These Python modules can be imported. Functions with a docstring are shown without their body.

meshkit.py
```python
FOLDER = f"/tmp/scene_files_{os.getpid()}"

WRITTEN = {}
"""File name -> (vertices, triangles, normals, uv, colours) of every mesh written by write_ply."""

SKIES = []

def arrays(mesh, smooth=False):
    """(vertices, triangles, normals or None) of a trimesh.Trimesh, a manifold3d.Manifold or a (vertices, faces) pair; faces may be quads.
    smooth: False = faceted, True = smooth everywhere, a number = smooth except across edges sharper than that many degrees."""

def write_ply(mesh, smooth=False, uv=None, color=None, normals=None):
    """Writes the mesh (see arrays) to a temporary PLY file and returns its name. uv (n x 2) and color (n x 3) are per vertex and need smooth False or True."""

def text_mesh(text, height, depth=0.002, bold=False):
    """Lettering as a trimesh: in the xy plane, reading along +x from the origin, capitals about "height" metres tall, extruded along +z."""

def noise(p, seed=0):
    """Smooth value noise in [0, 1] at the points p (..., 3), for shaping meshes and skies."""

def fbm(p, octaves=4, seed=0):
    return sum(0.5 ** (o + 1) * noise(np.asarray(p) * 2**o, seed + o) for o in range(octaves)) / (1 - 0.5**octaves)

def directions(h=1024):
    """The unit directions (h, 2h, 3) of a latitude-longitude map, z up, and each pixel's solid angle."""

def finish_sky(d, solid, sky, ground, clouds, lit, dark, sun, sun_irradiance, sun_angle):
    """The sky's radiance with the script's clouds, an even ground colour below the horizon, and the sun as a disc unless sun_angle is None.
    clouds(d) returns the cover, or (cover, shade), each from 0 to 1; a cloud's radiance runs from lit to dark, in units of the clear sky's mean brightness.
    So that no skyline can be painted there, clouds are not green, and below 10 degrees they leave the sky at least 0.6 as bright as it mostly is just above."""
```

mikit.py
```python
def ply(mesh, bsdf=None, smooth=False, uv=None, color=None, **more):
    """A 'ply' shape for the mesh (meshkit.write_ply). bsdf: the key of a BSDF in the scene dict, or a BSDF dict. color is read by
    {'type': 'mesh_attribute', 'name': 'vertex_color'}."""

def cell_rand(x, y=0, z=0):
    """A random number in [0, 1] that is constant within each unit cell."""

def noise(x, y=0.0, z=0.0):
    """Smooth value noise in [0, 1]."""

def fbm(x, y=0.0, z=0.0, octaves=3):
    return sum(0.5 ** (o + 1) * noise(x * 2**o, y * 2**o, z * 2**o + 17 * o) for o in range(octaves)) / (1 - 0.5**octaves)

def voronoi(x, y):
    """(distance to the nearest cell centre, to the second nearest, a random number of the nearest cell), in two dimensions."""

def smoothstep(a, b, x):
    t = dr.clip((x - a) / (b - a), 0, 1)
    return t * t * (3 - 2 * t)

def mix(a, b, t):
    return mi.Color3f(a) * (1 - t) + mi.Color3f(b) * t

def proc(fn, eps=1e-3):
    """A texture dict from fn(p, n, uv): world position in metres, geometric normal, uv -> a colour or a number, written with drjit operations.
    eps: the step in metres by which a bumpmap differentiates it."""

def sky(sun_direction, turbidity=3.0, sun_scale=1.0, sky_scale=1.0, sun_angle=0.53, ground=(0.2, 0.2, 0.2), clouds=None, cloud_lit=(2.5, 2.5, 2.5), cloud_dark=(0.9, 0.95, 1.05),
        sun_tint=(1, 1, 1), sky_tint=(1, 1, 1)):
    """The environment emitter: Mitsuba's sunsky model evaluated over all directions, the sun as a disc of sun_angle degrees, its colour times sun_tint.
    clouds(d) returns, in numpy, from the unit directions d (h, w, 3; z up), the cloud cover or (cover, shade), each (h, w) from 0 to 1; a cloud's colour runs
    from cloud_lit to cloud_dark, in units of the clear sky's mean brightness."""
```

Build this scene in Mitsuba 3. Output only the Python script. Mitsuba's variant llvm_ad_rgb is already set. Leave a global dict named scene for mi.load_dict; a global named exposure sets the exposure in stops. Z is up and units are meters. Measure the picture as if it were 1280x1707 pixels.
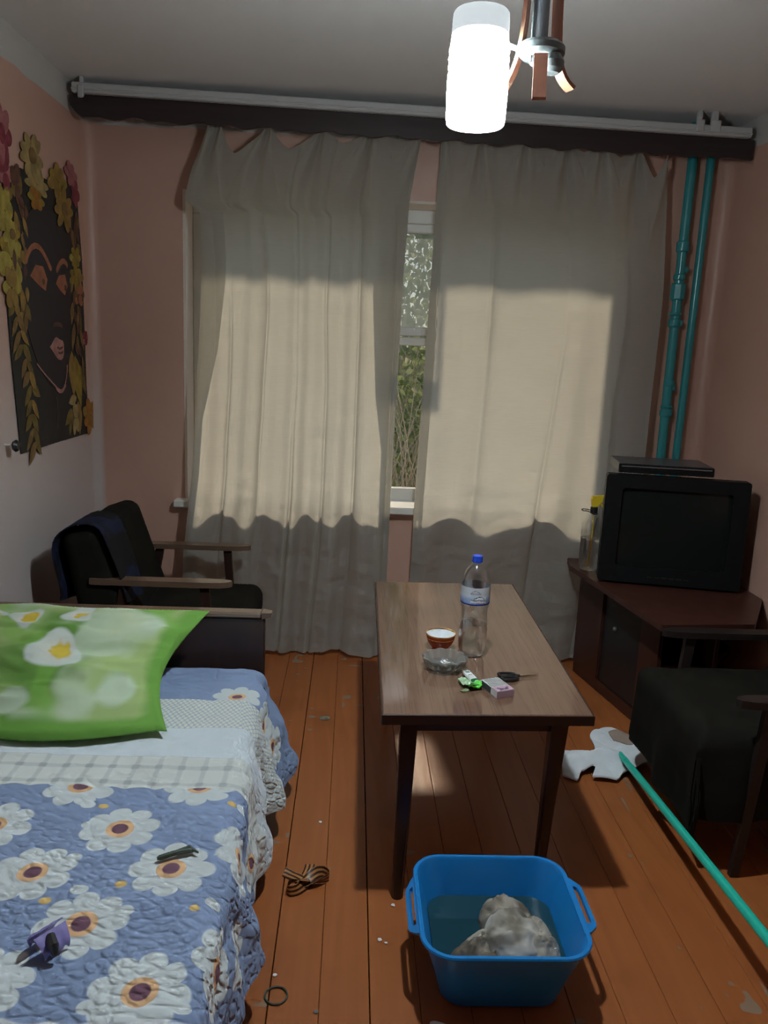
import math
import numpy as np
import trimesh
import manifold3d as m3
import shapely.geometry as sg
from scipy.spatial import Delaunay
import drjit as dr
import mitsuba as mi
import mikit
import meshkit
from mikit import proc, noise, fbm, voronoi, cell_rand, smoothstep, mix

T = mi.ScalarTransform4f
scene, labels = {}, {}
RNG = np.random.default_rng(7)
PI = math.pi

# ------------------------------------------------------------------ camera, sky, sun, exposure
exposure = 0.0
PITCH, ROLL, YAW, EYE, FOCAL = 0.20548, 0.04263, 0.04384, np.array([0, 0, 1.5]), 1330.0
_f = np.array([math.sin(YAW) * math.cos(PITCH), math.cos(YAW) * math.cos(PITCH), -math.sin(PITCH)])
_r = np.array([math.cos(YAW), -math.sin(YAW), 0.0])
_d = np.cross(_f, _r)
_up = -(math.sin(ROLL) * _r + math.cos(ROLL) * _d)
scene['camera'] = {'type': 'perspective', 'fov': math.degrees(2 * math.atan(640 / FOCAL)), 'fov_axis': 'x',
                   'to_world': T().look_at(origin=EYE.tolist(), target=(EYE + _f).tolist(), up=_up.tolist()), 'near_clip': 0.05, 'far_clip': 200.0}
SUN_DIR = (-0.04, 1.0, 0.80)
scene['sky'] = mikit.sky(SUN_DIR, turbidity=4.0, sun_scale=1.6, sky_scale=2.2, sun_angle=4.5, sun_tint=(.94, .98, 1.0), ground=(0.18, 0.17, 0.12))
LAMP_SHADE, LAMP_BULB, LAMP_TINT = 92.0, 2500.0, (0.82, 0.95, 1.0)


# ------------------------------------------------------------------ helpers
def rgb(*c):
    return {'type': 'rgb', 'value': list(c)}


def M(name, color, rough=0.6, spec=0.4, bump=None, bump_scale=1.0, eps=1e-3, two=True, **more):
    """A principled material as a scene entry; color is a triple or a texture function."""
    b = {'type': 'principled', 'base_color': proc(color) if callable(color) else rgb(*color), 'roughness': rough, 'specular': spec, **more}
    if bump is not None:
        b = {'type': 'bumpmap', 'arbitrary': proc(bump, eps=eps), 'scale': bump_scale, 'bsdf': b}
    scene['mat_' + name] = {'type': 'twosided', 'bsdf': b} if two else b
    return 'mat_' + name


USED = {}


def numbered(name):
    n = USED.get(name, 0)
    USED[name] = n + 1
    return name if n == 0 else f'{name}_{n:03d}'


def thing(name, label, cat, group=None):
    key = numbered(name)
    labels[key] = {'label': label, 'category': cat}
    if group:
        labels[key]['group'] = group
    return key


def put(parent, name, mesh, mat, smooth=30, label=None, kind=None, **kw):
    key = numbered(parent + '__' + name)
    scene[key] = mikit.ply(mesh, mat, smooth=smooth, **kw) if not isinstance(mesh, dict) else mesh
    if label:
        labels.setdefault(key, {})['label'] = label
    if kind:
        labels.setdefault(key, {})['kind'] = kind
    return key


def solo(name, mesh, mat, label, cat, smooth=30, group=None, **kw):
    key = thing(name, label, cat, group)
    scene[key] = mikit.ply(mesh, mat, smooth=smooth, **kw)
    return key


def struct(name, mesh, mat, label, smooth=30, **kw):
    scene[name] = mikit.ply(mesh, mat, smooth=smooth, **kw)
    labels[name] = {'label': label, 'kind': 'structure'}
    return name


cat = trimesh.util.concatenate


def xf(mesh, rz=0, loc=(0, 0, 0), rx=0, ry=0, pre=(0, 0, 0)):
    m = mesh.copy()
    A = np.eye(4)
    A[:3, 3] = pre
    for ang, ax in ((rx, (1, 0, 0)), (ry, (0, 1, 0)), (rz, (0, 0, 1))):
        A = trimesh.transformations.rotation_matrix(ang, ax) @ A
    A[:3, 3] += np.array(loc, float)
    m.apply_transform(A)
    return m


def hull(pts):
    return trimesh.Trimesh(*_hull(np.asarray(pts, float)), process=False)


def _hull(p):
    h = trimesh.convex.convex_hull(p)
    return h.vertices, h.faces


def cbox(x0, x1, y0, y1, z0, z1, c=0.004):
    """A box with chamfered edges."""
    c = min(c, (x1 - x0) * .45, (y1 - y0) * .45, (z1 - z0) * .45)
    p = []
    for sx in (0, 1):
        for sy in (0, 1):
            for sz in (0, 1):
                x, y, z = (x0, x1)[sx], (y0, y1)[sy], (z0, z1)[sz]
                ix, iy, iz = (c, -c)[sx], (c, -c)[sy], (c, -c)[sz]
                p += [(x, y + iy, z + iz), (x + ix, y, z + iz), (x + ix, y + iy, z)]
    return hull(p)


def rbox(x0, x1, y0, y1, z0, z1, r=0.03, n=3):
    """A box with round edges."""
    s = trimesh.creation.icosphere(subdivisions=n - 1, radius=r).vertices
    return hull(np.vstack([s + (x, y, z) for x in (x0 + r, x1 - r) for y in (y0 + r, y1 - r) for z in (z0 + r, z1 - r)]))


def prism(poly, z0, z1):
    g = sg.Polygon(poly)
    m = trimesh.creation.extrude_polygon(g, z1 - z0, engine='earcut')
    m.apply_translation((0, 0, z0))
    return m


def tube(path, r, n=10, caps=True):
    P = np.asarray(path, float)
    R = np.broadcast_to(np.asarray(r, float), len(P))
    t = np.gradient(P, axis=0)
    t /= np.linalg.norm(t, axis=1, keepdims=True) + 1e-12
    a = np.array([0, 0, 1.0]) if abs(t[0][2]) < .9 else np.array([1.0, 0, 0])
    V, F = [], []
    u = np.cross(t[0], a)
    for i in range(len(P)):
        u = u - t[i] * (u @ t[i])
        u /= np.linalg.norm(u)
        w = np.cross(t[i], u)
        ang = np.arange(n) * 2 * PI / n
        V.append(P[i] + R[i] * (np.cos(ang)[:, None] * u + np.sin(ang)[:, None] * w))
    V = np.vstack(V)
    for i in range(len(P) - 1):
        for k in range(n):
            a0, b0 = i * n + k, i * n + (k + 1) % n
            F += [(a0, b0, b0 + n), (a0, b0 + n, a0 + n)]
    if caps:
        V = np.vstack([V, P[0], P[-1]])
        c0, c1 = len(V) - 2, len(V) - 1
        for k in range(n):
            F += [(c0, (k + 1) % n, k), (c1, (len(P) - 1) * n + k, (len(P) - 1) * n + (k + 1) % n)]
    return trimesh.Trimesh(V, np.array(F), process=False)


def spline(pts, n=40):
    from scipy.interpolate import CubicSpline
    P = np.asarray(pts, float)
    s = np.r_[0, np.cumsum(np.linalg.norm(np.diff(P, axis=0), axis=1))]
    return CubicSpline(s, P)(np.linspace(0, s[-1], n))


def lathe(profile, n=40, loc=(0, 0, 0), scallop=None):
    """profile (r, z) from the bottom up; scallop(angle, r, z) -> factor on r."""
    pr = np.asarray(profile, float)
    ang = np.arange(n) * 2 * PI / n
    V = []
    for r, z in pr:
        rr = r * (scallop(ang, r, z) if scallop else 1.0) * np.ones(n)
        V.append(np.stack([rr * np.cos(ang), rr * np.sin(ang), np.full(n, z)], 1))
    V = np.vstack(V)
    F = []
    for i in range(len(pr) - 1):
        k = np.arange(n)
        a, b = i * n + k, i * n + (k + 1) % n
        F += [np.stack([a, b, b + n], 1), np.stack([a, b + n, a + n], 1)]
    m = trimesh.Trimesh(V, np.vstack(F), process=False)
    m.merge_vertices()
    m.update_faces(m.nondegenerate_faces())
    m.remove_unreferenced_vertices()
    m.apply_translation(loc)
    return m


def grid_mesh(V):
    """V (a, b, 3) -> (vertices, faces)."""
    a, b = V.shape[:2]
    i = (np.arange(a - 1)[:, None] * b + np.arange(b - 1)).ravel()
    F = np.vstack([np.stack([i, i + 1, i + b + 1], 1), np.stack([i, i + b + 1, i + b], 1)])
    return V.reshape(-1, 3), F


def closed_sheet(V, thick):
    """A grid sheet with a back side below it along its normals."""
    v, f = grid_mesh(V)
    m = trimesh.Trimesh(v, f, process=False)
    nrm = m.vertex_normals
    a, b = V.shape[:2]
    ring = np.r_[np.arange(b), np.arange(1, a) * b + b - 1, (a - 1) * b + np.arange(b - 2, -1, -1), np.arange(a - 2, 0, -1) * b]
    k = len(v)
    n2 = np.roll(ring, -1)
    side = np.vstack([np.stack([ring, n2 + k, n2], 1), np.stack([ring, ring + k, n2 + k], 1)])
    return np.vstack([v, v - nrm * thick]), np.vstack([f, f[:, ::-1] + k, side])


def patch(poly, ztop, thick, res):
    """A cloth patch over a polygon: ztop(x, y) heights, closed below."""
    g = sg.Polygon(poly).buffer(res * .5).buffer(-res * .5)
    x0, y0, x1, y1 = g.bounds
    X, Y = np.meshgrid(np.arange(x0, x1, res), np.arange(y0, y1, res))
    inner = g.buffer(-res * .55)
    pts = np.array([(x, y) for x, y in zip(X.ravel(), Y.ravel()) if inner.contains(sg.Point(x, y))])
    L = g.exterior.length
    edge = np.array([g.exterior.interpolate(t).coords[0] for t in np.arange(0, L - res * .4, res)])
    P = np.vstack([edge, pts])
    tri = Delaunay(P).simplices
    cen = P[tri].mean(1)
    keep = np.array([g.contains(sg.Point(*c)) for c in cen])
    tri = tri[keep]
    ar = np.cross(P[tri[:, 1]] - P[tri[:, 0]], P[tri[:, 2]] - P[tri[:, 0]])
    tri[ar < 0] = tri[ar < 0][:, ::-1]
    z = ztop(P[:, 0], P[:, 1])
    n, k = len(P), len(edge)
    V = np.vstack([np.c_[P, z], np.c_[P, z - thick]])
    e = np.arange(k)
    e2 = np.roll(e, -1)
    side = np.vstack([np.stack([e, e + n, e2], 1), np.stack([e2, e + n, e2 + n], 1)])
    m = trimesh.Trimesh(V, np.vstack([tri, tri[:, ::-1] + n, side]), process=False)
    m.fix_normals()
    return m


def nz(x, y, z, s=1.0, seed=0, o=3):
    x, y, z = np.broadcast_arrays(x, y, z)
    return meshkit.fbm(np.stack([x, y, z], -1) * s, octaves=o, seed=seed) - 0.5


def instance(key_mesh, mat, smooth=30):
    return mikit.ply(key_mesh, mat, smooth=smooth)


# ------------------------------------------------------------------ materials
def f_wall(p, n, uv):
    pink = mix((.47, .27, .205), (.52, .32, .25), fbm(p.x * 1.3 + 3, p.y * 1.3, p.z * 1.1))
    edge = 2.405 + (noise(p.x * 9, p.y * 9, 3) - .5) * .012
    white = mi.Color3f(.46, .44, .41)
    faded = smoothstep(1.75, .75, p.z + .5 * (fbm(p.x * 2, p.y * 2, p.z * 1.5) - .5)) * smoothstep(XL + .06, XL + .03, p.x)      # the left wall's paint has paled low down
    pink = mix(pink, mi.Color3f(.47, .41, .39), faded)
    return mix(pink, white, smoothstep(edge - .004, edge + .004, p.z))


def f_ceiling(p, n, uv):
    return mix((.52, .50, .475), (.58, .56, .54), fbm(p.x * 1.1, p.y * 1.1, 2.0))


def f_plank(p, n, uv):
    g = fbm(p.x * 60 + noise(p.x * 3, p.y * 1.2, 1) * 6, p.y * 2.2, 5.0)
    c = mix((.27, .080, .023), (.315, .100, .030), g)
    worn = smoothstep(.60, .80, fbm(p.x * 5.5, p.y * 3.0, 9.0, octaves=4))
    c = mix(c, mi.Color3f(.225, .066, .020), worn * .6)
    chip = smoothstep(.79, .84, noise(p.x * 38, p.y * 26, 3) * .55 + noise(p.x * 9, p.y * 5, 8) * .45)
    return mix(c, mi.Color3f(.22, .17, .12), chip * .8)


def b_plank(p, n, uv):
    return fbm(p.x * 45, p.y * 3.0, 1.0) * .6 + noise(p.x * 9, p.y * 5, 4) * .9


def f_tablewood(p, n, uv):
    w = p.x + .004 * noise(p.x * 30, p.y * 3.5, 2)
    g = fbm(w * 70, p.y * 2.0, 4.0) * .6 + .4 * fbm(p.x * 5, p.y * 2, 1.0)
    pore = smoothstep(.58, .80, noise(w * 330, p.y * 9, 1))
    c = mix((.098, .050, .032), (.148, .082, .054), g)
    return mix(c, mi.Color3f(.065, .032, .020), pore * .38)


def b_table(p, n, uv):
    crack = fbm(p.x * 70, p.y * 14, 2.0)
    return crack * .55 + noise(p.x * 14, p.y * 9, 1) * .6 + smoothstep(.6, .75, noise(p.x * 55, p.y * 18, 7)) * .5


def f_darkwood(p, n, uv):
    return mix((.018, .0085, .0065), (.033, .016, .011), fbm(p.x * 30, p.y * 30, p.z * 4))


def f_redwood(p, n, uv):
    return mix((.034, .0115, .008), (.052, .018, .012), fbm(p.x * 22, p.y * 22, p.z * 3))


def f_upholstery(p, n, uv):
    return mix((.0065, .006, .005), (.013, .012, .009), fbm(p.x * 14, p.y * 14, p.z * 14))


def b_weave(p, n, uv):
    return noise(p.x * 300, p.y * 300, p.z * 300)


def f_curtain(p, n, uv):
    c = mix((.575, .56, .51), (.655, .64, .58), fbm(p.x * 2.5, p.z * 1.5, 1.0))
    thread = noise(p.x * 30, p.z * 420, 2)
    return c * (0.97 + .045 * thread)


M('wall', f_wall, .42, .5, bump=lambda p, n, uv: fbm(p.x * 7, p.y * 7, p.z * 7), bump_scale=.006)
M('ceiling', f_ceiling, .85, .2)
M('plank', f_plank, .36, .45, bump=b_plank, bump_scale=.0012)
M('gap', (.02, .012, .008), .9, .1)
M('tabletop', f_tablewood, .075, .9, bump=b_table, bump_scale=.00012, eps=.0008, clearcoat=1.0, clearcoat_gloss=.95)
M('tableleg', (.022, .011, .008), .30, .5)
M('darkwood', f_darkwood, .30, .5)
M('redwood', f_redwood, .34, .45)
M('armwood', (.10, .062, .040), .13, .9, clearcoat=.8)
M('armdark', (.012, .008, .007), .45, .4)
M('upholstery', f_upholstery, .85, .06, bump=b_weave, bump_scale=.0008, sheen=.08)
M('bluecloth', (.012, .018, .06), .8, .2)
M('pelmet', lambda p, n, uv: mix((.014, .009, .010), (.03, .018, .018), fbm(p.x * 4, p.y * 30, p.z * 60)), .32, .5)
M('rail', (.42, .42, .41), .45, .4)
M('paintwhite', lambda p, n, uv: mix((.58, .56, .52), (.66, .64, .60), fbm(p.x * 9, p.y * 9, p.z * 9)), .4, .45)
M('reveal', (.66, .57, .50), .6, .3)
M('teal', lambda p, n, uv: mix((.018, .185, .205), (.03, .25, .26), fbm(p.x * 20, p.y * 20, p.z * 9)), .22, .5, clearcoat=.4)
M('blackplastic', (.006, .0068, .0074), .45, .2)
M('tvscreen', (.008, .011, .010), .25, .3)
M('silver', (.30, .31, .33), .3, .5, metallic=.8)
M('steel', (.62, .57, .50), .28, .5, metallic=1.0)
M('brass', (.55, .46, .36), .3, .5, metallic=1.0)
M('gold', (.95, .62, .22), .18, .5, metallic=1.0)
M('black', (.012, .012, .013), .35, .5)
M('redglaze', lambda p, n, uv: mix((.33, .045, .016), (.45, .08, .025), fbm(p.x * 60, p.y * 60, p.z * 60)), .15, .5)
M('porcelain', (.72, .75, .77), .14, .5)
M('bluecap', (.012, .05, .42), .3, .5)
M('bluetub', (.012, .185, .50), .34, .45, bump=lambda p, n, uv: noise(p.x * 120, p.y * 120, p.z * 120), bump_scale=.0003)
M('lime', (.10, .52, .06), .3, .5)
M('palegreen', (.36, .52, .33), .35, .5)
M('white', (.74, .75, .76), .5, .4)
M('whitecloth', lambda p, n, uv: mix((.56, .59, .62), (.68, .71, .73), fbm(p.x * 30, p.y * 30, p.z * 30)), .9, .1)
M('tancloth', (.30, .23, .19), .9, .1)
M('wetcloth', lambda p, n, uv: mix(mix((.11, .09, .065), (.34, .305, .25), smoothstep(.34, .62, fbm(p.x * 17, p.y * 17, p.z * 17))), (.10, .085, .065), smoothstep(.70, .80, noise(p.x * 70, p.y * 70, p.z * 70)) * .6),
  .65, .35, bump=lambda p, n, uv: fbm(p.x * 70, p.y * 70, p.z * 70), bump_scale=.006)
M('poleplastic', (.015, .40, .295), .28, .5)
M('pinkplastic', (.38, .15, .09), .35, .4)
M('lampwhite', (.13, .15, .15), .35, .4)
M('lampgrey', (.26, .30, .34), .35, .5, metallic=.3)
M('yellow', (.72, .50, .03), .3, .5)
M('purple', (.20, .17, .40), .18, .6, clearcoat=.8)
M('darkgreen', (.05, .065, .05), .6, .3)
M('leafgreen', lambda p, n, uv: mix((.07, .15, .03), (.22, .32, .09), noise(p.x * 11, p.y * 11, p.z * 11)), .55, .3)
M('twig', lambda p, n, uv: mix((.55, .50, .38), (.90, .85, .70), noise(p.x * 5, p.y * 5, p.z * 5)), .8, .2)
M('ground', lambda p, n, uv: mix((.13, .12, .06), (.30, .26, .15), fbm(p.x * 3, p.y * 3, 0.0)), .9, .1)
M('rendered', (.45, .42, .37), .9, .1)
scene['mat_curtain'] = {'type': 'principledthin', 'base_color': proc(f_curtain), 'roughness': .36, 'diff_trans': 1.42, 'eta': 1.35, 'sheen': .3}
scene['mat_leafthin'] = {'type': 'principledthin', 'base_color': proc(lambda p, n, uv: mix(mix((.24, .36, .11), (.66, .70, .45), noise(p.x * 9, p.y * 9, p.z * 9)), (.80, .76, .60), smoothstep(.64, .70, noise(p.x * 15, p.y * 15, p.z * 15)))), 'roughness': .45, 'diff_trans': .9, 'eta': 1.3}
scene['mat_pane'] = {'type': 'mask', 'opacity': .26, 'bsdf': {'type': 'principledthin', 'base_color': proc(lambda p, n, uv: mix((.40, .46, .47), (.66, .70, .70), fbm(p.x * 40, p.z * 14, 1.0))), 'roughness': .15, 'diff_trans': 1.2, 'eta': 1.5}}      # dusty window glass
scene['mat_ashglass'] = {'type': 'principled', 'base_color': rgb(.80, .86, .83), 'roughness': .06, 'spec_trans': .88, 'eta': 1.5}
scene['mat_pet'] = {'type': 'thindielectric', 'int_ior': 2.0, 'specular_transmittance': rgb(.93, .95, .95)}
scene['mat_water'] = {'type': 'dielectric', 'int_ior': 1.33}

# ------------------------------------------------------------------ the room
XL, XR, YW, YB, H = -1.23, 1.70, 3.84, -2.0, 2.53
WX0, WX1, WZ0, WZ1, WY = -0.80, 1.20, 0.70, 2.15, 4.175     # the window opening


def box(x0, x1, y0, y1, z0, z1):
    return trimesh.creation.box(bounds=[(x0, y0, z0), (x1, y1, z1)])


struct('wall_window', cat([box(XL - .2, WX0, YW, WY, -.3, H + .1), box(WX1, XR + .2, YW, WY, -.3, H + .1), box(WX0, WX1, YW, WY, WZ1, H + .1), box(WX0, WX1, YW, WY, -.3, WZ0)]),
       'mat_wall', 'dull pink painted wall around the window, white above', smooth=False)
struct('wall_left', box(XL - .2, XL, YB, YW, -.1, H + .1), 'mat_wall', 'pink painted wall on the left', smooth=False)
struct('wall_right', box(XR, XR + .2, YB, YW, -.1, H + .1), 'mat_wall', 'pink painted wall on the right', smooth=False)
struct('wall_rear', box(XL - .2, XR + .2, YB - .2, YB, -.1, H + .1), M('wallpaper', lambda p, n, uv: mix((.10, .065, .045), (.15, .10, .07), fbm(p.x * 4, p.z * 4, 1.0)), .8, .2), 'brown papered wall behind the viewer', smooth=False)
struct('ceiling', box(XL, XR, YB, YW, H, H + .1), 'mat_ceiling', 'dull whitewashed ceiling', smooth=False)
struct('floor', box(XL, XR, YB, YW, -.12, -.022), 'mat_gap', 'floor of wide boards painted brownish orange')
for k in range(-10, 17):
    x0, x1 = max(XL, -.151 + .118 * k), min(XR, -.151 + .118 * (k + 1))
    if x1 - x0 > .01:
        dz = RNG.uniform(-.0010, .0)
        g0, g1 = (.0014 if k in (0, 2) else .0005), (.0014 if k in (-1, 1) else .0005)
        put('floor', 'plank', cbox(x0 + g0, x1 - g1, YB, YW, -.022, dz, .0011), 'mat_plank', smooth=False)
# rounded plaster in the two corners by the window
for nm, x, s in (('trim_1', XL, 1), ('trim_2', XR, -1)):
    prof = [(x, YW), (x + s * .05, YW)] + [(x + s * (.05 - .05 * math.sin(t)), YW - .05 + .05 * math.cos(t)) for t in np.linspace(0, PI / 2, 7)][1:-1] + [(x, YW - .05)]
    struct(nm, prism(prof, 0, H), 'mat_wall', 'rounded plaster in the corner beside the window wall', smooth=40)

# the window: reveal lining, sill, outer frame and the glazed sash that the curtains leave in view
W = 'window_1'
labels[W] = {'label': 'white painted wooden window behind the curtains, open below its upper pane', 'kind': 'structure'}
put(W, 'reveal', cat([box(WX0, WX0 + .012, YW - .001, WY, WZ0, WZ1), box(WX1 - .012, WX1, YW - .001, WY, WZ0, WZ1), box(WX0, WX1, YW - .001, WY, WZ1 - .012, WZ1)]), 'mat_reveal', smooth=False)
FY0, FY1 = 4.00, 4.06
put(W, 'frame', cat([cbox(WX0 + .012, WX1 - .012, FY0, FY1, 2.075, WZ1 - .012), cbox(WX0 + .012, WX0 + .06, FY0, FY1, WZ0 + .03, 2.075), cbox(WX1 - .06, WX1 - .012, FY0, FY1, WZ0 + .03, 2.075),
                     cbox(WX0 + .012, WX1 - .012, FY0, FY1, WZ0 + .03, .79)]), 'mat_paintwhite')
sash = put(W, 'sash', cat([cbox(.100, .118, FY0 + .005, FY1 + .01, 1.50, 2.075), cbox(.365, .383, FY0 + .005, FY1 + .01, 1.50, 2.075), cbox(.116, .367, FY0 + .005, FY1 + .01, 2.035, 2.075)]), 'mat_paintwhite')
put(sash, 'transom', cat([cbox(.116, .367, FY0 - .012, FY1 + .01, 1.505, 1.545), cbox(.116, .367, FY0 + .004, FY1 + .01, 1.550, 1.595)]), 'mat_paintwhite')
put(sash, 'pane', box(.116, .367, 4.038, 4.040, 1.59, 2.04), 'mat_pane', smooth=False)
put(W, 'sill', cbox(WX0 - .045, WX1 + .045, 3.775, 4.01, .700, .735, .005), 'mat_paintwhite')

# ------------------------------------------------------------------ outdoors
struct('ground', box(-9, 10, WY, 16, -.6, -.4), 'mat_ground', 'dry grassy ground outside the window', smooth=False)


def leaves(n, cen, rad, size, rng, lo=-1, flat=.6):
    V, F = [], []
    shape = np.array([(0, 0, 0), (.28, .3, .06), (.30, .6, .05), (0, 1, 0), (-.30, .6, .05), (-.28, .3, .06)])
    face = np.array([(0, 1, 5), (1, 2, 4), (1, 4, 5), (2, 3, 4)])
    for i in range(n):
        d = rng.normal(size=3)
        d /= np.linalg.norm(d)
        c = np.array(cen) + d * np.array(rad) * rng.uniform(.35, 1) ** .5
        if c[2] < lo:
            continue
        a = rng.normal(size=3) + (0, 0, -.5)
        a /= np.linalg.norm(a)
        b = np.cross(a, rng.normal(size=3))
        b /= np.linalg.norm(b)
        w = np.cross(a, b)
        s = size * rng.uniform(.6, 1.3)
        V.append(c + s * (shape[:, :1] * b * .9 + shape[:, 1:2] * a + shape[:, 2:] * w))
        F.append(face + 6 * (len(V) - 1))
    return trimesh.Trimesh(np.vstack(V), np.vstack(F), process=False)


def shrub(x, y, h, r, nleaf, size, label, seed, twigs=26):
    rng = np.random.default_rng(seed)
    t = thing('shrub', label, 'shrub', 'shrubs outside the window' if False else None)
    put(t, 'foliage', leaves(nleaf, (x, y, h * .52 - .4), (r, r * .8, h * .52), size, rng, -.35), 'mat_leafthin', smooth=False, kind='stuff', label='loose green leaves')
    tw = []
    for i in range(twigs):
        a = rng.uniform(0, 2 * PI)
        e = np.array([x + math.cos(a) * r * rng.uniform(.4, 1.05), y + math.sin(a) * r * .8 * rng.uniform(.4, 1), -.4 + h * rng.uniform(.35, 1.05)])
        b = np.array([x + rng.normal() * .12, y + rng.normal() * .1, -.41])
        mid = (b + e) / 2 + rng.normal(size=3) * .14 + (0, 0, .1 * h)
        tw.append(tube(spline([b, mid, e], 9), np.linspace(.010, .003, 9), 5))
    put(t, 'branches', cat(tw), 'mat_twig', kind='stuff', label='thin pale branches')
    return t


shrub(.42, 5.75, 2.0, .60, 1300, .065, 'leafy green shrub with pale twigs seen between the curtains just outside the window', 11, 60)
shrub(-.75, 6.3, 2.3, .8, 900, .08, 'rounded green shrub outside behind the left curtain', 12)
shrub(1.75, 6.2, 2.2, .8, 900, .08, 'rounded green shrub outside behind the right curtain', 13)
shrub(.55, 8.6, 3.7, 1.15, 6500, .10, 'tall dense shrub at the back of the garden seen through the upper pane', 14, 70)
shrub(-2.1, 9.2, 3.4, 1.25, 1500, .11, 'tall shrub at the left end of the garden', 15)
shrub(3.2, 9.2, 3.5, 1.25, 1500, .11, 'tall shrub at the right end of the garden', 16)
rng = np.random.default_rng(5)
st = []
for i in range(260):
    b = np.array([rng.uniform(-.5, 1.4), rng.uniform(4.5, 5.05), -.4])
    e = b + np.array([rng.normal() * .35, rng.normal() * .12, rng.uniform(.6, 1.75)])
    st.append(tube(spline([b, (b + e) / 2 + rng.normal(size=3) * .05 + (0, 0, .06), e], 6), np.linspace(.005, .002, 6), 4))
k = solo('dry_grass', cat(st), 'mat_twig', 'tangle of dry straw-coloured stalks below the window outside', 'grass')
labels[k]['kind'] = 'stuff'


# ------------------------------------------------------------------ curtains
def interp(z, pts):
    a = np.array(sorted(pts))
    return np.interp(z, a[:, 0], a[:, 1])


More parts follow.
